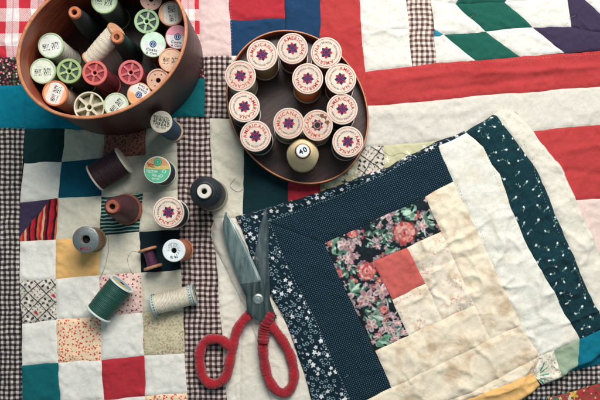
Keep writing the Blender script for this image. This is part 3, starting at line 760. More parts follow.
AM = [(263, 55.3, 105, '#b08a5c', 'spool of tan thread with star label at the upper left of the lid ring', 0),
      (293.5, 48, 52, '#6a2026', 'spool of dark maroon thread topmost of the star labelled ring', 0),
      (326.7, 52.5, 222, '#b8683e', 'spool of rust thread with star label nearest the red strip corner', 0),
      (240.3, 77, -62, '#cdbd9c', 'spool of beige thread leftmost in the upper half of the wooden lid', 1),
      (307.8, 79.8, -95, '#e08040', 'spool of orange thread with star label inside the ring on the lid', 0),
      (341.8, 80, 8, '#5c2a2c', 'spool of brown thread right of the orange spool on the lid', 0),
      (243.4, 106.8, -30, '#16302f', 'spool of dark green thread leftmost on the lid below the beige spool', 0),
      (343, 110, 86, '#2f2526', 'spool of blackish brown thread on the right side of the lid, middle one', 0),
      (287.5, 122.9, 130, '#9a8a6c', 'spool with faded star label just left of the torn label spool', 1),
      (317.6, 125, 200, '#b07a6a', 'spool with torn star label and open centre hole on the lid', 1),
      (256.7, 134.8, 100, '#1c2a30', 'spool with star label at the lower left of the lid ring', 0),
      (348.4, 140.7, -52, '#3b2730', 'spool with star label at the lower right of the lid beside tile print', 2)]
for i, (px, py, ang, tc, lab, fd) in enumerate(AM):
    americana(px, py, ang, 14.5, 45 + (i % 3) * .4, thr(tc, dark=.8), lab, z0=LZ, spent=(i == 9), group='star labelled thread spools on the lid', faded=fd)
americana(169.2, 213, -60, 15.1, 33, thr('#14323a'), 'star labelled spool of dark green thread lying apart on the checkered patches', faded=2)

def barcode(t, parent, L, r, ang, words=('HEAVY', 'DUTY')):
    q = random.Random(int(r * 100 + ang)); parts = []
    for side in (-1, 1):
        cx = side * r * .36
        w = words[0] if side < 0 else words[1]
        base = text_line(w, 0, 0, L + .2, r * .31, 0, 1.0, .06, .03); ww = max(v[0] for v in base[0]) - min(v[0] for v in base[0]); kx = r * .54 / ww
        parts.append(([(cx + v[0] * kx, v[1] * (1 + .25 * (side > 0)), v[2]) for v in base[0]], base[1]))
        for j in range(5): parts.append(box(cx + (j - 2) * r * .12, -r * .3, L + .2, r * .05 * q.uniform(.5, 1.6), r * .07, .02))
    V, F = merge(parts); c, s = math.cos(R(ang)), math.sin(R(ang))
    V = [(x * c - y * s, x * s + y * c, z) for x, y, z in V]
    add('lettering', (V, F), ink('#23282c'), parent)
def plain_spool(px, py, r, L, z0, rim, tc, label, group, cat='thread spool', cone=None, rt=None, name='thread_spool'):
    t = standing(name, px, py, L, z0, r, label=label, cat=cat, group=group)
    return t
BZ = 24.0
GB = 'thread spools standing in the oval box'
def coded(px, py, r, L, rim, pap, tc, ang, label, words=('HEAVY', 'DUTY'), band=None):
    t = standing('thread_spool', px, py, L, BZ, r, label=label, cat='thread spool', group=GB)
    flange(t, r * .97, 0, 1.6, plastic(rim)); flange(t, r, L - 2.4, L, plastic(rim)); body(t, r, L, thr(tc, dark=.75), 1.6, r * .88)
    lathe('rim', [(r * .86, L), (r * .88, L + .5), (r * .96, L + .5), (r * .99, L)], plastic(rim), t)
    lb = add('label', disc(0, 0, r * .86, L + .1), paper(pap), t)
    if band:
        c, s = math.cos(R(ang)), math.sin(R(ang))
        V = [(r * .85 * math.cos(a), r * .85 * math.sin(a)) for a in np.linspace(R(-42), R(42), 10)] + [(r * .85 * math.cos(a), r * .85 * math.sin(a)) for a in np.linspace(R(138), R(222), 10)]
        V = [(x * c - y * s, x * s + y * c) for x, y in V]
        add('label_band', flat(V, L + .15), paper(band), lb)
    barcode(t, lb, L, r, ang, words); return t
def spoked(px, py, r, L, col, tc, label, n=6, wide=False):
    t = standing('thread_spool', px, py, L, BZ, r, label=label, cat='thread spool', group=GB)
    pl = plastic(col, .35)
    flange(t, r * .97, 0, 1.6, pl); body(t, r, L, thr(tc), 1.6, r * .86) if not wide else body(t, r, L - 6, thr(tc), 1.6, r * .8)
    d = 5 if not wide else 13
    wall = .9 if wide else .76
    lathe('rim', [(r * wall, L - d), (r * wall, L - .3), (r * (wall + .03), L), (r * .97, L), (r, L - .4), (r, L - 2.4), (r * .95, L - 2.8), (r * wall, L - d)], pl, t, 64)
    hub = r * .28
    lathe('hub', [(hub * .55, L - d), (hub * .55, L - .6), (hub * .7, L - .3), (hub, L - .3), (hub, L - d)], pl, t, 32)
    sp = [box((hub + r * wall) / 2 * math.cos(a), (hub + r * wall) / 2 * math.sin(a), L - .7 - (d - (5 if wide else 1.4)) / 2, r * wall - hub + .6, r * (.17 if wide else .18), d - (5 if wide else 1.4), a) for a in (2 * math.pi * k / n + .3 for k in range(n))]
    V, F = merge(sp); mesh_obj('spokes', V, F, pl, t, False)
    lathe('recess', [(hub * .5, L - d), (r * wall + .2, L - d)], plastic(col if wide else '#1d2a26'), t)  # small cells get a near black floor, their shade put into the colour
    if not wide: lathe('ledge', [(r * .79, L - .05), (r * .86, L - .9), (r * .93, L - .05)], pl, t)
    return t
def brandtop(px, py, r, L, rim, top, low, tc, ang, label, inkc='#3a3440'):
    t = standing('thread_spool', px, py, L, BZ, r, label=label, cat='thread spool', group=GB)
    flange(t, r * .97, 0, 1.6, plastic(rim)); flange(t, r, L - 2.4, L, plastic(rim)); body(t, r, L, thr(tc), 1.6, r * .88)
    lb = add('label', disc(0, 0, r * .92, L + .1, 56), paper(low), t)
    a = R(ang); seg = [(r * .9 * math.cos(a + R(90) + d), r * .9 * math.sin(a + R(90) + d)) for d in np.linspace(-1.45, 1.45, 24)]
    add('label_band', flat(seg, L + .16), paper(top), lb)
    c, s = math.cos(a), math.sin(a)
    dt = disc(0, r * .02, r * .27, L + .24); rr = lambda D: ([(x * c - y * s, x * s + y * c, z) for x, y, z in D[0]], D[1])
    add('badge', rr(dt), ink('#1d3f74'), lb)
    add('badge_mark', rr(merge([ringflat(r * .17, r * .2, L + .3, 24, 0, r * .02), box(0, r * .02, L + .3, r * .05, r * .26, .02)])), ink('#c8d0dc'), lb)
    add('lettering', rr(merge([text_line('Coats', -r * .05, -r * .42, L + .24, r * .2, 0, 1.1), text_line('& Clark', 0, -r * .7, L + .24, r * .17, 0, 1.0)])), ink(inkc), lb)
    return t
coded(50.7, 45.5, 11.6, 55, '#a9bf9a', '#cfd6cc', '#f0e6d6', 8, 'pale green topped spool of white thread, highest of the left hand trio in the box', band='#dfe0dc')
coded(42.7, 71, 11.6, 55, '#a6b898', '#ccd3c4', '#8a9a86', 2, 'pale green topped spool against the left wall of the oval box')
coded(55, 93.3, 11.6, 55, '#c4744c', '#dca47c', '#d3b59c', 68, 'orange rimmed spool of peach thread with a white label band in the box', band='#dcd8d4')
coded(116, 105, 11.2, 54, '#a9bb98', '#d2d8cc', '#a4a890', 48, 'pale green spool standing against the near wall of the box')
coded(171, 13.5, 11.3, 56, '#bf8468', '#d9ab90', '#7a4a3a', 96, 'peach topped spool highest along the right wall of the box', band='#d6cfc8')
coded(170.7, 60, 11.0, 55, '#c98f74', '#ddb79c', '#8a5a44', -4, 'peach topped spool below the pink one along the right wall of the box')
coded(104, 0.5, 11.8, 55, '#9fbb88', '#c8d6bc', '#5a6256', -10, 'green topped spool half cut off by the upper edge between dark cones', words=('FAST', 'DYE'))
spoked(68.8, 70.8, 11.2, 54, '#9aaf78', '#3a4a3a', 'green spoked spool between the pale green and red spoked ones')
spoked(94.5, 72.6, 11.2, 55, '#c2605a', '#8e2430', 'red spoked spool, left one of two')
spoked(130.6, 72.2, 11.2, 55, '#c26064', '#8e2232', 'red spoked spool, right one of two')
spoked(146.5, 21, 11.2, 55, '#93b086', '#2c3a34', 'green spoked spool near the right wall above the mint label')
spoked(89, 107, 13.9, 53, '#cfc8b2', '#b0a88c', 'large cream spoked spool with deep open cells', wide=True)
brandtop(153, 44.3, 11.4, 55, '#a8c0a0', '#bcd4c4', '#d9dcd8', '#7a3a3c', -8, 'mint topped spool of brick thread with round blue badge')
brandtop(177.5, 37, 11.0, 56, '#c86a72', '#d890a0', '#dcd3d4', '#9c3c48', -6, 'pink topped spool with round blue badge against the right wall')
brandtop(139, 94.5, 10.9, 54, '#c88a5c', '#dca070', '#d8d4d0', '#b86a3c', 150, 'orange topped spool with round blue badge at the near wall')
def holed(px, py, r, L, col, tc, label):
    t = standing('thread_spool', px, py, L, BZ, r, label=label, cat='thread spool', group=GB)
    pl = plastic(col)
    flange(t, r * .97, 0, 1.6, pl); body(t, r, L, thr(tc), 1.6, r * .88)
    lathe('top_flange', [(r * .22, L - 6), (r * .22, L - .8), (r * .3, L - .8), (r * .8, L - .8), (r * .86, L), (r * .97, L), (r, L - .4), (r, L - 2.4), (r * .8, L - 2.6)], pl, t, 56)
    add('hole', disc(0, 0, r * .22, L - 5.5, 24), ink('#141010'), t)
    for k in range(6): add('hole', disc(r * .55 * math.cos(k * 1.047), r * .55 * math.sin(k * 1.047), r * .06, L - .68, 12), ink('#3a2420'), t)
    return t
holed(158, 80, 10.4, 54, '#c49a84', '#8a6a54', 'beige topped spool with open centre hole beside the right wall')
holed(151, -1, 10.0, 55, '#c89c8c', '#5a3a34', 'pinkish topped spool with open hole cut off by the top edge')
def cone_tube(px, py, L, z0, rtop, rb, col, wood, label, group, lean=(0, 0)):
    t = standing('thread_cone', px, py, L, z0, rb, label=label, cat='thread cone', group=group)
    t.rotation_euler = (lean[0], lean[1], 0)
    lathe('tube', [(rtop * .42, L - 7), (rtop * .45, L - .4), (rtop * .6, L), (rtop * .85, L - .2), (rtop, L - 1.4), (rtop, 0), (rb * .6, 0)], wood, t, 48)
    add('hole', disc(0, 0, rtop * .45, L - 6.5, 24), ink('#100c0c'), t)
    prof = [(rtop, L - 3)] + [(rtop + (rb - rtop) * (u ** .8) + .15 * math.sin(u * 70), L - 3 - (L - 5) * u) for u in np.linspace(.02, 1, 22)] + [(rtop, 1.5)]
    lathe('thread', prof, thr(col), t, 56)
    return t
cone_tube(74, 12, 66, BZ, 5.6, 10.5, '#20262a', WOODOR, 'cone of near black thread on a wooden tube in the upper left of the box', 'thread cones in the box')
cone_tube(116.5, 36.8, 64, BZ, 5.8, 10.0, '#1c4038', WOODOR, 'cone of dark green thread on a wooden tube in the middle of the box', 'thread cones in the box')

def axis_thing(name, a, b, label, cat, group=None):
    """thing whose local z runs from plan point a (x,y,z) to b"""
    A = Vector(plan(*a)); B = Vector(plan(*b)); d = B - A
    t = empty(name, A, label, cat, group); t.rotation_mode = 'QUATERNION'; t.rotation_quaternion = d.to_track_quat('Z', 'Y')
    return t, d.length
t, L = axis_thing('thread_spool', (90, 61, 62), (117, 30, 80), 'spool of ivory thread lying aslant across the middle of the box', 'thread spool')
body(t, 8.6, L, thr('#efe2cc', dark=.8), 2.4, 7.9); flange(t, 8.8, 0, 2.4, WOODLT); flange(t, 8.8, L - 2.4, L, WOODLT)

# oval box
BX = plan(102, 44.9, 104); ANG = math.atan2(.463, .886)
def oval(prof, a, b, n=128):
    """prof: list of (inset, z)"""
    V, F = [], []
    for ins, z in prof:
        for i in range(n):
            th = 2 * math.pi * i / n; V.append(((a - ins) * math.cos(th), (b - ins) * math.sin(th), z))
    for j in range(len(prof) - 1):
        for i in range(n):
            k = (i + 1) % n; F.append((j * n + i, j * n + k, (j + 1) * n + k, (j + 1) * n + i))
    return V, F
t = empty('oval_box', (BX[0], BX[1], 2.0), 'deep oval reddish wooden box filled with upright spools', 'wooden box'); t.rotation_euler = (0, 0, ANG)
a_, b_ = 77.0, 59.6
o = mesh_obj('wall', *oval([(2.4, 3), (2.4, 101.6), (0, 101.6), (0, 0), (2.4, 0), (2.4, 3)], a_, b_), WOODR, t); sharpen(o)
o.data.materials.append(wood_mat('shaded outer wood', '#2a1012', '#54201c', .42, (.02, .02, .5)))  # shade on the outer side painted as a darker copy of the wood
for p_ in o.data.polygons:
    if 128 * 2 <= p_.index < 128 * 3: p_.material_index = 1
o = mesh_obj('rim', *oval([(2.6, 101.4), (2.6, 102.2), (2.0, 102.8), (.6, 102.8), (-.15, 102.2), (-.15, 101.4)], a_, b_), WOODRIM, t); sharpen(o)
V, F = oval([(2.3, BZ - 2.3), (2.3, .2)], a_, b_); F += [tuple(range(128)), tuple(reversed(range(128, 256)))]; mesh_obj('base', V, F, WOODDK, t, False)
# lid used as a tray
LX = plan(297.4, 106.8, 17)
t = empty('wooden_tray', (LX[0], LX[1], 1.6), 'shallow oval brown wooden lid holding the ring of star labelled spools', 'tray'); t.rotation_euler = (0, 0, math.atan2(-.8457, .5337))
a_, b_ = 79.3, 65.8
o = mesh_obj('wall', *oval([(1.9, 1), (1.9, 14), (1.5, 14.6), (.4, 14.6), (0, 14), (0, 0), (1.9, 0)], a_, b_), wood_mat('lid band wood', '#5c2c20', '#7a4230', .4, (.02, .02, .5)), t); sharpen(o)
o = mesh_obj('rim', *oval([(1.7, 14.5), (1.4, 15.1), (.5, 15.1), (.2, 14.5)], a_, b_), WOODRIM, t); sharpen(o)
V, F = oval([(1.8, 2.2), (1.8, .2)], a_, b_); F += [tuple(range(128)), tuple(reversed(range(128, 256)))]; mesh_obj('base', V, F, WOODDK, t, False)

# cream cone marked 40
t = standing('thread_cone', 302.8, 150.6, 60, LZ, 15, label='cone of cream thread marked 40 at the near edge of the lid', cat='thread cone')
prof = [(13.5, 1.4)] + [(15.3 * (1 - .03 * (1 - u)) , 1.5 + 27 * u) for u in np.linspace(0, 1, 10)]
prof += [(15.3 - 8.2 * u ** 1.25 + .12 * math.sin(u * 40), 29 + 26.5 * u) for u in np.linspace(.03, 1, 22)]
lathe('thread', prof, thr('#f6d8a8', dark=.86), t, 72)
lathe('core', [(6.6, 0), (6.6, 58.6), (6.2, 59.6), (0, 59.6)], mat('pale pinkish card', simple, '#b5876f', .6), t, 48); lathe('base', [(0, 0), (14.6, 0), (14.9, 1.4), (6, 1.4)], plastic('#c9bda8'), t)
lb = add('label', disc(0, 0, 5.7, 59.75), paper('#d5dade'), t)
add('lettering', text_line('40', 0, 0, 59.85, 4.6, R(28), 1.05, .12, .03), ink('#141c22'), lb)

# navy cone, standing
t = standing('thread_cone', 204, 191.3, 64, None, 15, label='fat reel of navy thread with white core standing on the gingham strip', cat='thread cone')
lathe('thread', [(13, 4)] + [(15.0, z) for z in np.linspace(4.2, 50, 16)] + [(14.6, 53), (13, 56.5), (9.5, 59.5), (6, 61), (5.6, 61.2)], thr('#081620'), t, 72)
lathe('core', [(2.6, 56), (2.6, 63.2), (3.4, 64), (6.2, 64), (6.7, 63.2), (6.7, 60), (5, 59), (5, 3)], plastic('#d9cfc8'), t, 48); add('hole', disc(0, 0, 2.7, 57, 24), ink('#101418'), t)
lathe('base', [(0, 0), (15.4, 0), (16, 1), (15.6, 9), (15.1, 14), (14.9, 14), (14.9, 2)], mat('smoky plastic base', simple, '#a39c92', .35), t, 64)

# blue thread reel, cream top
t = standing('thread_spool', 161.2, 121.8, 62, None, 10, label='slim spool of bright blue thread with cream printed top beneath the box', cat='thread spool')
flange(t, 10.6, 0, 1.8, plastic('#c6a98a')); flange(t, 10.1, 60, 62, plastic('#cfc4b0')); body(t, 10, 62, thr('#0b4c70'), 1.8, 8.9)
lb = add('label', disc(0, 0, 9.2, 62.1), paper('#cdc4b4'), t)
add('lettering', merge([text_line('MERCERIZED', 0, 4.2, 62.2, 1.9, R(-12), .85, .1), text_line('SEWING', .4, 1.3, 62.2, 3.0, R(-12), .8, .12, .04), text_line('THREAD', 0, -2, 62.2, 3.0, R(-12), .8, .12, .04), text_line('150 YDS', -.3, -5.2, 62.2, 1.9, R(-12), .9, .1)]), ink('#31423c'), lb)
# green and orange label
t = standing('thread_spool', 157.2, 169.8, 34, None, 13, label='spool of dark teal thread with mint and orange printed top', cat='thread spool')
flange(t, 13, 0, 1.8, plastic('#cfd3c8')); flange(t, 12.9, 32, 34, plastic('#d6d8d0')); body(t, 13, 34, thr('#103238'), 1.8, 12)
lb = add('label', disc(0, 0, 12.1, 34.1, 56), paper('#58a98a'), t)
seg = [(12 * math.cos(d), 12 * math.sin(d)) for d in np.linspace(R(2), R(172), 30)]
add('label_band', flat(seg, 34.16), paper('#d0946a'), lb); add('label_band', flat([(-11.9, 1.6), (-8, 3.6), (0, 3.2), (8, 4.4), (11.5, 3.4), (12, .6), (0, .2)], 34.22), paper('#c8b070'), lb)
add('badge', merge([disc(.5, 7.4, 3.9, 34.28)]), ink('#2f9070'), lb); add('badge_mark', merge([ringflat(2.4, 2.7, 34.34, 30, .5, 7.4), text_line('S', .5, 7.4, 34.34, 2.4)]), ink('#8cc8a8'), lb)
add('lettering', merge([text_line('Super', -6.2, 5.6, 34.3, 2.2, R(-14), .9), text_line('Sheen', -5.4, 3.3, 34.3, 2.0, R(-14), .9)]), ink('#5a2c20'), lb)
add('lettering', merge([text_line('COTTON', -5, -1.2, 34.3, 2.0, R(-6), .8), box(-5, -2.9, 34.3, 7, .35, .02, R(-6)), text_line('SIZE 50', -1, -5.6, 34.3, 1.7, R(-12), .9), ringflat(1.3, 1.7, 34.3, 20, 6.6, -1.6), ringflat(1.1, 1.5, 34.3, 20, 4, -5.8), text_line('100 YDS', -1.5, -8.6, 34.3, 1.4, R(-4), .9)]), ink('#d4e8dc'), lb)
# grey metal topped spool
t = standing('thread_spool', 85.6, 239.6, 30, None, 12.6, label='spool of tan thread with grey metal top and dark centre hole', cat='thread spool')
gm = mat('dull grey metal', simple, '#6e7678', .45, .55, (.5, .0003)); 
flange(t, 12.4, 0, 1.6, mat('dull tin', simple, '#8d8a80', .5, .4)); body(t, 12.4, 30, thr('#a87a4c'), 1.6, 11.2)
lathe('top_flange', [(4, 24), (4, 29.4), (4.6, 30), (12, 30), (12.8, 29.4), (12.8, 27.6), (11, 27.6)], gm, t, 64); add('hole', disc(0, 0, 4.1, 25, 24), ink('#0c1014'), t)
V, F = merge([text_line('MILLS', 0, -8.6, 30.1, 2.8, 0, 1.0, .14)]); add('lettering', (V, F), ink('#7c2c3c'), t)
add('lettering', text_ring('PLEASE REUSE SPOOL', 10.6, 30.1, 1.2, 170, 20), ink('#94504e'), t)
# white disc spool with orange thread
t = standing('thread_spool', 173.8, 250.6, 52, None, 11, label='spool of orange thread with white perforated top standing by the gingham strip', cat='thread spool')
flange(t, 11.0, 0, 1.8, plastic('#c98a62')); body(t, 10.6, 52, thr('#c8734a'), 1.8, 9.9)
lathe('top_flange', [(2.6, 44), (2.6, 51.6), (3.2, 52), (10.2, 52), (10.7, 51.4), (10.7, 50), (9, 50)], plastic('#d2d8dc'), t, 56); add('hole', disc(0, 0, 2.7, 46, 24), ink('#0c1014'), t)
add('lettering', merge([text_ring('No 50', 6.6, 52.1, 2.2, -60, -120, 1.0, .03), text_ring('COTTON', 6.6, 52.1, 1.3, 140, 60)]), ink('#33506a'), t)
V, F = merge([box(rr * math.cos(a), rr * math.sin(a), 52.1, 1.6, .4, .02, a) for rr in (4.3, 5.2) for a in (k * .52 + rr for k in range(9))]); add('printed_marks', (V, F), ink('#7a8288'), t)
# burgundy cone on wooden foot
t = standing('thread_cone', 112, 206.6, 60, None, 15, label='cone of burgundy thread on an orange wooden tube with wide wooden foot', cat='thread cone')
lathe('tube', [(2.6, 54), (2.8, 59.6), (3.4, 60), (5.6, 60), (6.3, 59), (6.3, 50), (7, 4), (14.8, 3.4), (15.4, 2.6), (15.4, .8), (14.8, 0), (0, 0)], mat('orange tube wood', wood_mat, '#7c3c2a', '#a45a42', .5), t, 64); add('hole', disc(0, 0, 2.75, 55, 24), ink('#140c0a'), t)
lathe('thread', [(6.3, 57)] + [(7.2 + 6.6 * u ** .62 + .2 * math.sin(u * 60), 57 - 49 * u) for u in np.linspace(0, 1, 40)] + [(11, 6)], mat('thread burgundy', thread_mat, '#4c0f19', pitch=1.4, dark=.4), t, 72)

def lying(a, b, r, tc, rim, label, endlabel=None, rt=.9, fl=1.8, ends='both'):
    t, L = axis_thing('thread_spool', a, b, label, 'thread spool')
    flange(t, r, 0, fl, plastic(rim)); flange(t, r, L - fl, L, plastic(rim)); body(t, r, L, tc, fl, r * rt)
    if endlabel:
        lb = add('label', disc(0, 0, r * .82, L + .08), paper(endlabel[0]), t)
        add('label_band', flat([(r * .8 * math.cos(d), r * .8 * math.sin(d)) for d in np.linspace(.2, 2.9, 16)], L + .14), paper(endlabel[1]), lb)
        add('hole', disc(0, 0, r * .2, L + .2), ink('#14181c'), t)
    return t
g = ground(110, 170, 12); lying((94.6, 178.5, g + 14.2), (124.6, 160, g + 15.2), 14.4, mat('thread aubergine', thread_mat, '#341420', pitch=1.2), '#cfc6ba', 'spool of blackish burgundy thread lying on its side across teal patch', None, .93)
g = ground(115, 298, 12); lying((98, 314, g + 13.6), (122, 283.5, g + 14.4), 13.9, mat('thread emerald', thread_mat, '#0c4a3e', pitch=1.5), '#d4dbd8', 'spool of emerald green thread lying on its side on pink calico patch', ('#7f9fb4', '#c4ae6a'), .9)
t = lying((152.5, 305.5, 11.5), (195, 294, 11.5), 10.7, mat('thread ivory', thread_mat, '#d8cdb8', pitch=1.3, dark=.75), '#a9b8b4', 'spool of ivory thread lying on its side beside the gingham strip', ('#5f86a0', '#d0a850'), .88)
q = random.Random(4)
for z in (2.6, 39.5):
    V, F = merge([box((10.9) * math.cos(a), 10.9 * math.sin(a), z, .4, 1.0, 1.2 * q.uniform(.5, 1.2), a) for a in np.linspace(0, 6.2, 26)])
    lathe('rim_band', [(10.75, z - 1.3), (10.75, z + 1.3)], paper('#b9c4c2'), t); add('printed_marks', (V, F), ink('#3f5e66'), t)
# small wooden bobbin with magenta thread
t, L = axis_thing('wooden_bobbin', (153.5, 268.5, 10.5), (147.2, 248.2, 10.5), 'small wooden bobbin wound with magenta thread lying on black patch', 'bobbin')
bw = mat('bobbin wood', wood_mat, '#a0684c', '#bf8a68', .5)
flange(t, 9.4, 0, 2.9, bw, b=.8); flange(t, 9.4, L - 2.7, L, bw, b=.8)
lathe('thread', [(3, 2.8), (5.6, 2.9), (5.0, 6), (4.8, L / 2), (5.0, L - 6), (5.5, L - 2.8), (3, L - 2.7)], mat('thread magenta', thread_mat, '#4e1a3e', pitch=1.0), t)

# ------------------------------------------------------------------ tubes, loose threads
def tube(name, pts, rad, m, parent=None, sides=10, closed=False, fn=None):
    P = [Vector(p) for p in pts]; n = len(P); V, F = [], []
    up = Vector((0, 0, 1))
    for i, p in enumerate(P):
        a = P[(i - 1) % n] if (closed or i) else P[0]; b = P[(i + 1) % n] if (closed or i < n - 1) else P[-1]
        d = (b - a).normalized(); s = d.cross(up).normalized() if abs(d.z) < .98 else Vector((1, 0, 0)); u = s.cross(d)
        for k in range(sides):
            an = 2 * math.pi * k / sides; r = rad if fn is None else rad * fn(i, an)
            V.append(tuple(p + (s * math.cos(an) + u * math.sin(an)) * r))
    for i in range(n if closed else n - 1):
        j = (i + 1) % n
        for k in range(sides):
            l = (k + 1) % sides; F.append((i * sides + k, i * sides + l, j * sides + l, j * sides + k))
    if not closed: F += [tuple(reversed(range(sides))), tuple(range((n - 1) * sides, n * sides))]
    return mesh_obj(name, V, F, m, parent)
def strand(pts, col, label, r=.15, hf=base_h, z0=1.6):
    P = resample(pts, max(12, int(sum(math.dist(a, b) for a, b in zip(pts[:-1], pts[1:])) / 1.5)), True)
    o = tube('loose_thread', [plan(x, y, 0)[:2] + (float(hf(x, y)) + z0,) for x, y in P], r, ink(col), None, 5)
    return tag(o, label, 'loose thread')
strand([(139, 252), (132, 252), (128, 259), (130, 268), (133, 274)], '#4a2a40', 'magenta thread end curling left of the wooden bobbin')
strand([(101, 234), (107, 232), (109, 245), (108, 256), (105, 268), (100, 280)], '#7a6a58', 'tan thread end trailing down from the grey topped spool')
strand([(98, 26), (104, 27), (100, 30)], '#000000', 'x') if False else None
strand([(382, 150), (391, 156), (401, 153), (412, 157)], '#8d8672', 'fine thread on the pale daisy print beyond the lid')
strand([(236, 178), (230, 186), (238, 192), (243, 189)], '#3a3a38', 'short dark thread end on the cream patch beside the lid')
strand([(183, 340), (180, 333), (186, 330)], '#5a5048', 'short thread wisp on the gingham strip')
# ------------------------------------------------------------------ lint
q = random.Random(77); parts = []
for k in range(150):
    x, y = q.uniform(5, 600), q.uniform(5, 398)
    top = seg_dist(np.array([x]), np.array([y]), OUT, True)[0]
    if x > 232 and y > 100 and (x - 235) * .5 + (y - 216) > -6 - .0 * top and y > 216 - (x - 235) * .42: hf_, zz = fold_h, FZ
    else: hf_, zz = base_h, 0
    if (x < 205 and y < 125) or (225 < x < 372 and 26 < y < 186): continue
    a = q.uniform(0, 6.3); L_ = q.uniform(1.5, 7); cur = q.uniform(-1.2, 1.2); pp = []
    for i in range(6):
        pp.append(Vector(plan(x, y, zz)[:2] + (float(hf_(x, y)) + zz + 1.7,))); x += math.cos(a) * L_ / 5; y += math.sin(a) * L_ / 5; a += cur * .3
    V = []; 
    for i, p in enumerate(pp):
        d = (pp[min(i + 1, 5)] - pp[max(i - 1, 0)]).normalized(); s_ = Vector((-d.y, d.x, 0)) * .07
        V += [tuple(p - s_), tuple(p + s_), tuple(p + Vector((0, 0, .14)))]
    parts.append((V, [f for i in range(5) for f in ((i * 3, i * 3 + 3, i * 3 + 5, i * 3 + 2), (i * 3 + 1, i * 3 + 2, i * 3 + 5, i * 3 + 4))]))
lint = add('lint', merge(parts[::4]), ink('#cfc8ba'), None); tag(lint, 'short pale lint fibres strewn over the quilts', 'lint', kind='stuff')
# ------------------------------------------------------------------ scissors
SC = empty('scissors', plan(258, 300, 9), 'old steel scissors with handles wrapped in fuzzy red yarn', 'scissors'); org = Vector(plan(258, 300, 9))
def steel(name, a, b, rough, rust=None):
    n = NT(name); o = n.obj(); g = n.noise(n.mapping(o, rot=(0, 0, R(25)), sc=(.22, .03, .3)), 1, 2)
    c = n.mix(n.range(g, .3, .7), rgba(a), rgba(b))
    if rust: c = n.mix(n.range(n.noise(o, .12, 5, .7), .55, .7, 0, .6), c, rgba(rust))
    c = n.mix(n.range(n.noise(n.mapping(o, loc=(3, 7, 1)), .07, 5, .7), .55, .75, 0, .5), c, rgba('#1c2424'))  # dark mottling painted in to imitate reflections on the steel
    return n.set(Base_Color=c, Metallic=.85, Roughness=n.range(g, .3, .7, rough, rough + .15), Normal=n.bump(g, .0001, .4))
def loc(px, py, z): return tuple(Vector(plan(px, py, z)) - org)
def blade(name, spine, edge, z, m, th=1.8, ridge=.35):
    n = 40; A = resample(spine, n, False); B = resample(edge, n, False); V, F = [], []
    for i in range(n):
        a, b = A[i], B[i]; zz = z + (1 - i / (n - 1)) * 0.0
        ta = [(a, zz - th), (a, zz - .3), (a + (b - a) * .12, zz), (a + (b - a) * .72, zz - .15), (a + (b - a) * .82, zz - .35), (b, zz - th * .75), (b, zz - th)]
        for p, q_ in ta: V.append(loc(p[0], p[1], q_))
    m_ = 7
    for i in range(n - 1):
        for k in range(m_): F.append((i * m_ + k, i * m_ + (k + 1) % m_, (i + 1) * m_ + (k + 1) % m_, (i + 1) * m_ + k))
    F += [tuple(range(m_)), tuple(reversed(range((n - 1) * m_, n * m_)))]
    o = mesh_obj(name, V, F, m, SC); return sharpen(o, 6)
blade('blade', [(265.5, 209), (260, 224), (256, 246), (254, 262), (256, 290), (262, 318)], [(266.5, 209), (268.5, 222), (268.5, 250), (269.5, 280), (270, 300), (276, 318)], 12.5, steel('dull steel', '#39464a', '#59666a', .38, '#837c76'))
blade('blade', [(225.5, 212), (222.8, 223), (224.2, 238), (228.5, 253), (234.5, 269), (240.5, 284), (246.2, 297), (247, 312), (256, 320)], [(226.2, 212), (233.5, 223), (243, 241), (252, 260), (260, 278), (266, 292), (271, 305), (277, 318), (268, 321)], 15.0, steel('polished steel', '#65767a', '#83928f', .26))
bz = 15.6
blade('cutting_edge', [(226.6, 215), (233.6, 228), (242, 245), (251, 264), (258, 281)], [(226.8, 212.6), (234.6, 224), (244, 242), (253, 261), (261, 279.5)], 15.25, steel('honed steel', '#a9b6b0', '#cfd8d2', .25), .5)
blade('bolster', [(240, 284), (246, 297), (246.8, 312), (256, 320)], [(262, 281), (268, 296), (271.6, 305), (277, 318.5)], 15.7, steel('dark bolster steel', '#2f3c3e', '#5c6a68', .32), .8)
sc = bmesh.new()
scr = lathe('pivot_screw', [(0, 0), (5.2, 0), (5.2, .8), (4.4, 1.5), (3.2, 1.6), (3.0, 1.1), (2.0, 1.1), (1.8, 2.0), (0, 2.1)], steel('screw steel', '#98a49e', '#b6beb8', .3), SC, 40)
x, y, z = loc(258, 299, bz); scr.location = (x * S, y * S, z * S); sc.free()
def yarn_mat():
    n = NT('red yarn'); o = n.obj(); c = n.mix(n.range(n.noise(o, .9, 4, .7), .35, .65), rgba('#7a0e1a'), rgba('#bd1f2e')); c = n.mix(n.range(n.noise(o, .06, 4, .6), .45, .7, 0, .55), c, rgba('#5e0c14'))
    return n.set(Base_Color=c, Roughness=.95, Normal=n.bump(n.noise(o, 1.6, 4, .7), .0008, .8), Sheen_Weight=.35, Sheen_Roughness=.5, Specular_IOR_Level=.1)
YM = yarn_mat()
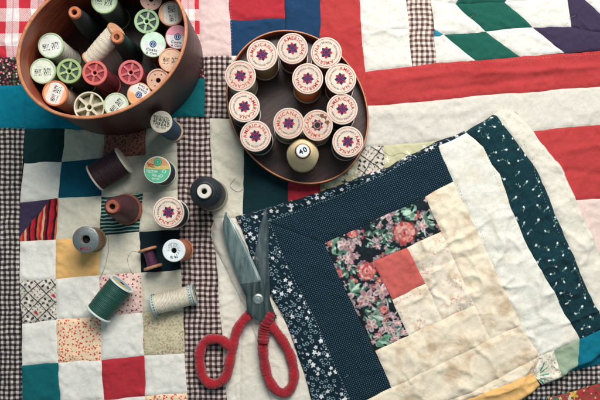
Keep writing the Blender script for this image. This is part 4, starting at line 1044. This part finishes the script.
def handle(pts, closed, r, z, label, seed):
    P = resample(pts + ([pts[0]] if closed else []), 260, True)
    if closed: P = P[:-1]
    zz = [z + 1.0 * math.sin(i * .03) for i in range(len(P))]
    W = [loc(p[0], p[1], q_) for p, q_ in zip(P, zz)]
    rr = np.random.RandomState(seed); nz = rr.rand(400)
    fn = lambda i, an: 1 + .022 * math.sin(i * .8 + an) + .02 * math.sin(i * 2.1 - an) + .09 * (nz[i % 400] - .5) + .07 * math.sin(i * .23 + seed)
    h = tube('handle', W, r, YM, SC, 16, closed, fn); h['label'] = label
    V, F = [], []; q = random.Random(seed)
    for k in range(1000):
        i = q.randrange(len(W)); c = Vector(W[i]); d = (Vector(W[(i + 1) % len(W)]) - Vector(W[i - 1])).normalized()
        s = d.cross(Vector((0, 0, 1))).normalized(); u = s.cross(d); an = q.uniform(-.4, 3.5)
        o_ = s * math.cos(an) + u * math.sin(an); p = c + o_ * r * .97; L_ = q.uniform(.35, 1.0) * (1.6 if q.random() < .08 else 1)
        t_ = (o_ + d * q.uniform(-1.2, 1.2) + Vector((q.uniform(-.5, .5),) * 3)).normalized(); w = d.cross(t_).normalized() * .09
        m1 = p + t_ * L_ * .55; e = p + t_ * L_ * .9 + Vector((q.uniform(-.5, .5), q.uniform(-.5, .5), q.uniform(-.4, .2)))
        b = len(V); V += [tuple(p - w), tuple(p + w), tuple(m1 + w * .8), tuple(m1 - w * .8), tuple(e)]; F += [(b, b + 1, b + 2, b + 3), (b + 3, b + 2, b + 4)]
    f = mesh_obj('yarn_fuzz', V, F, YM, h, False); return h
handle([(250, 314), (243, 321), (237, 331), (233, 345), (230, 360), (227, 374), (220, 382), (211, 384), (203, 377), (200, 364), (200, 352), (205, 342), (214, 339), (223, 341), (231, 348)], False, 5.0, 9.0, 'small thumb loop wrapped in red yarn', 1)
handle([(270, 316), (265, 324), (263, 336), (263, 350), (265, 366), (269, 380), (276, 390), (285, 393), (292, 386), (294, 374), (291, 358), (285, 345), (277, 333), (271, 325)], True, 5.0, 9.0, 'large finger loop wrapped in red yarn', 2)
handle([(272, 313), (269, 318), (266, 325), (264, 334), (263, 343)], False, 5.6, 11.0, 'thick yarn binding below the blades', 3)
P_ = [loc(258.5 + k * .9, 347 + .5 * math.sin(k), 9 + 5.4 * math.sin(max(0, min(1, k / 10)) * math.pi)) for k in range(11)]
tube('binding_tie', P_, .9, ink('#1c1014'), SC, 8)['label'] = 'dark tie around the red yarn'

# ------------------------------------------------------------------ light, world, camera
w = bpy.data.worlds.new('World'); scn.world = w; w.use_nodes = True
bg = w.node_tree.nodes['Background']; bg.inputs[0].default_value = (.46, .64, .70, 1); bg.inputs[1].default_value = .42
def area(loc_, aim, size, power, col):
    d = bpy.data.lights.new('window_light', 'AREA'); d.shape = 'RECTANGLE'; d.size = size[0]; d.size_y = size[1]; d.energy = power; d.color = col
    o = bpy.data.objects.new('window_light', d); link(o); o.location = loc_; o.rotation_euler = (Vector(aim) - Vector(loc_)).to_track_quat('-Z', 'Y').to_euler(); return o
area((.20, .74, 1.0), (.10, 0, 0), (.85, .6), 25.5, (1.0, .97, .925))
cd = bpy.data.cameras.new('camera'); cam = bpy.data.objects.new('camera', cd); link(cam)
cam.location = ((NX - 300) * S, (200 - NY) * S, H * S); cd.sensor_width = 36; cd.lens = 36 * H / 600; cd.shift_x = 0; cd.shift_y = (NY - 200) / 600
cd.clip_start = .01; cd.clip_end = 20
scn.camera = cam
scn.view_settings.view_transform = 'Standard'; scn.view_settings.look = 'None'; scn.view_settings.exposure = 0
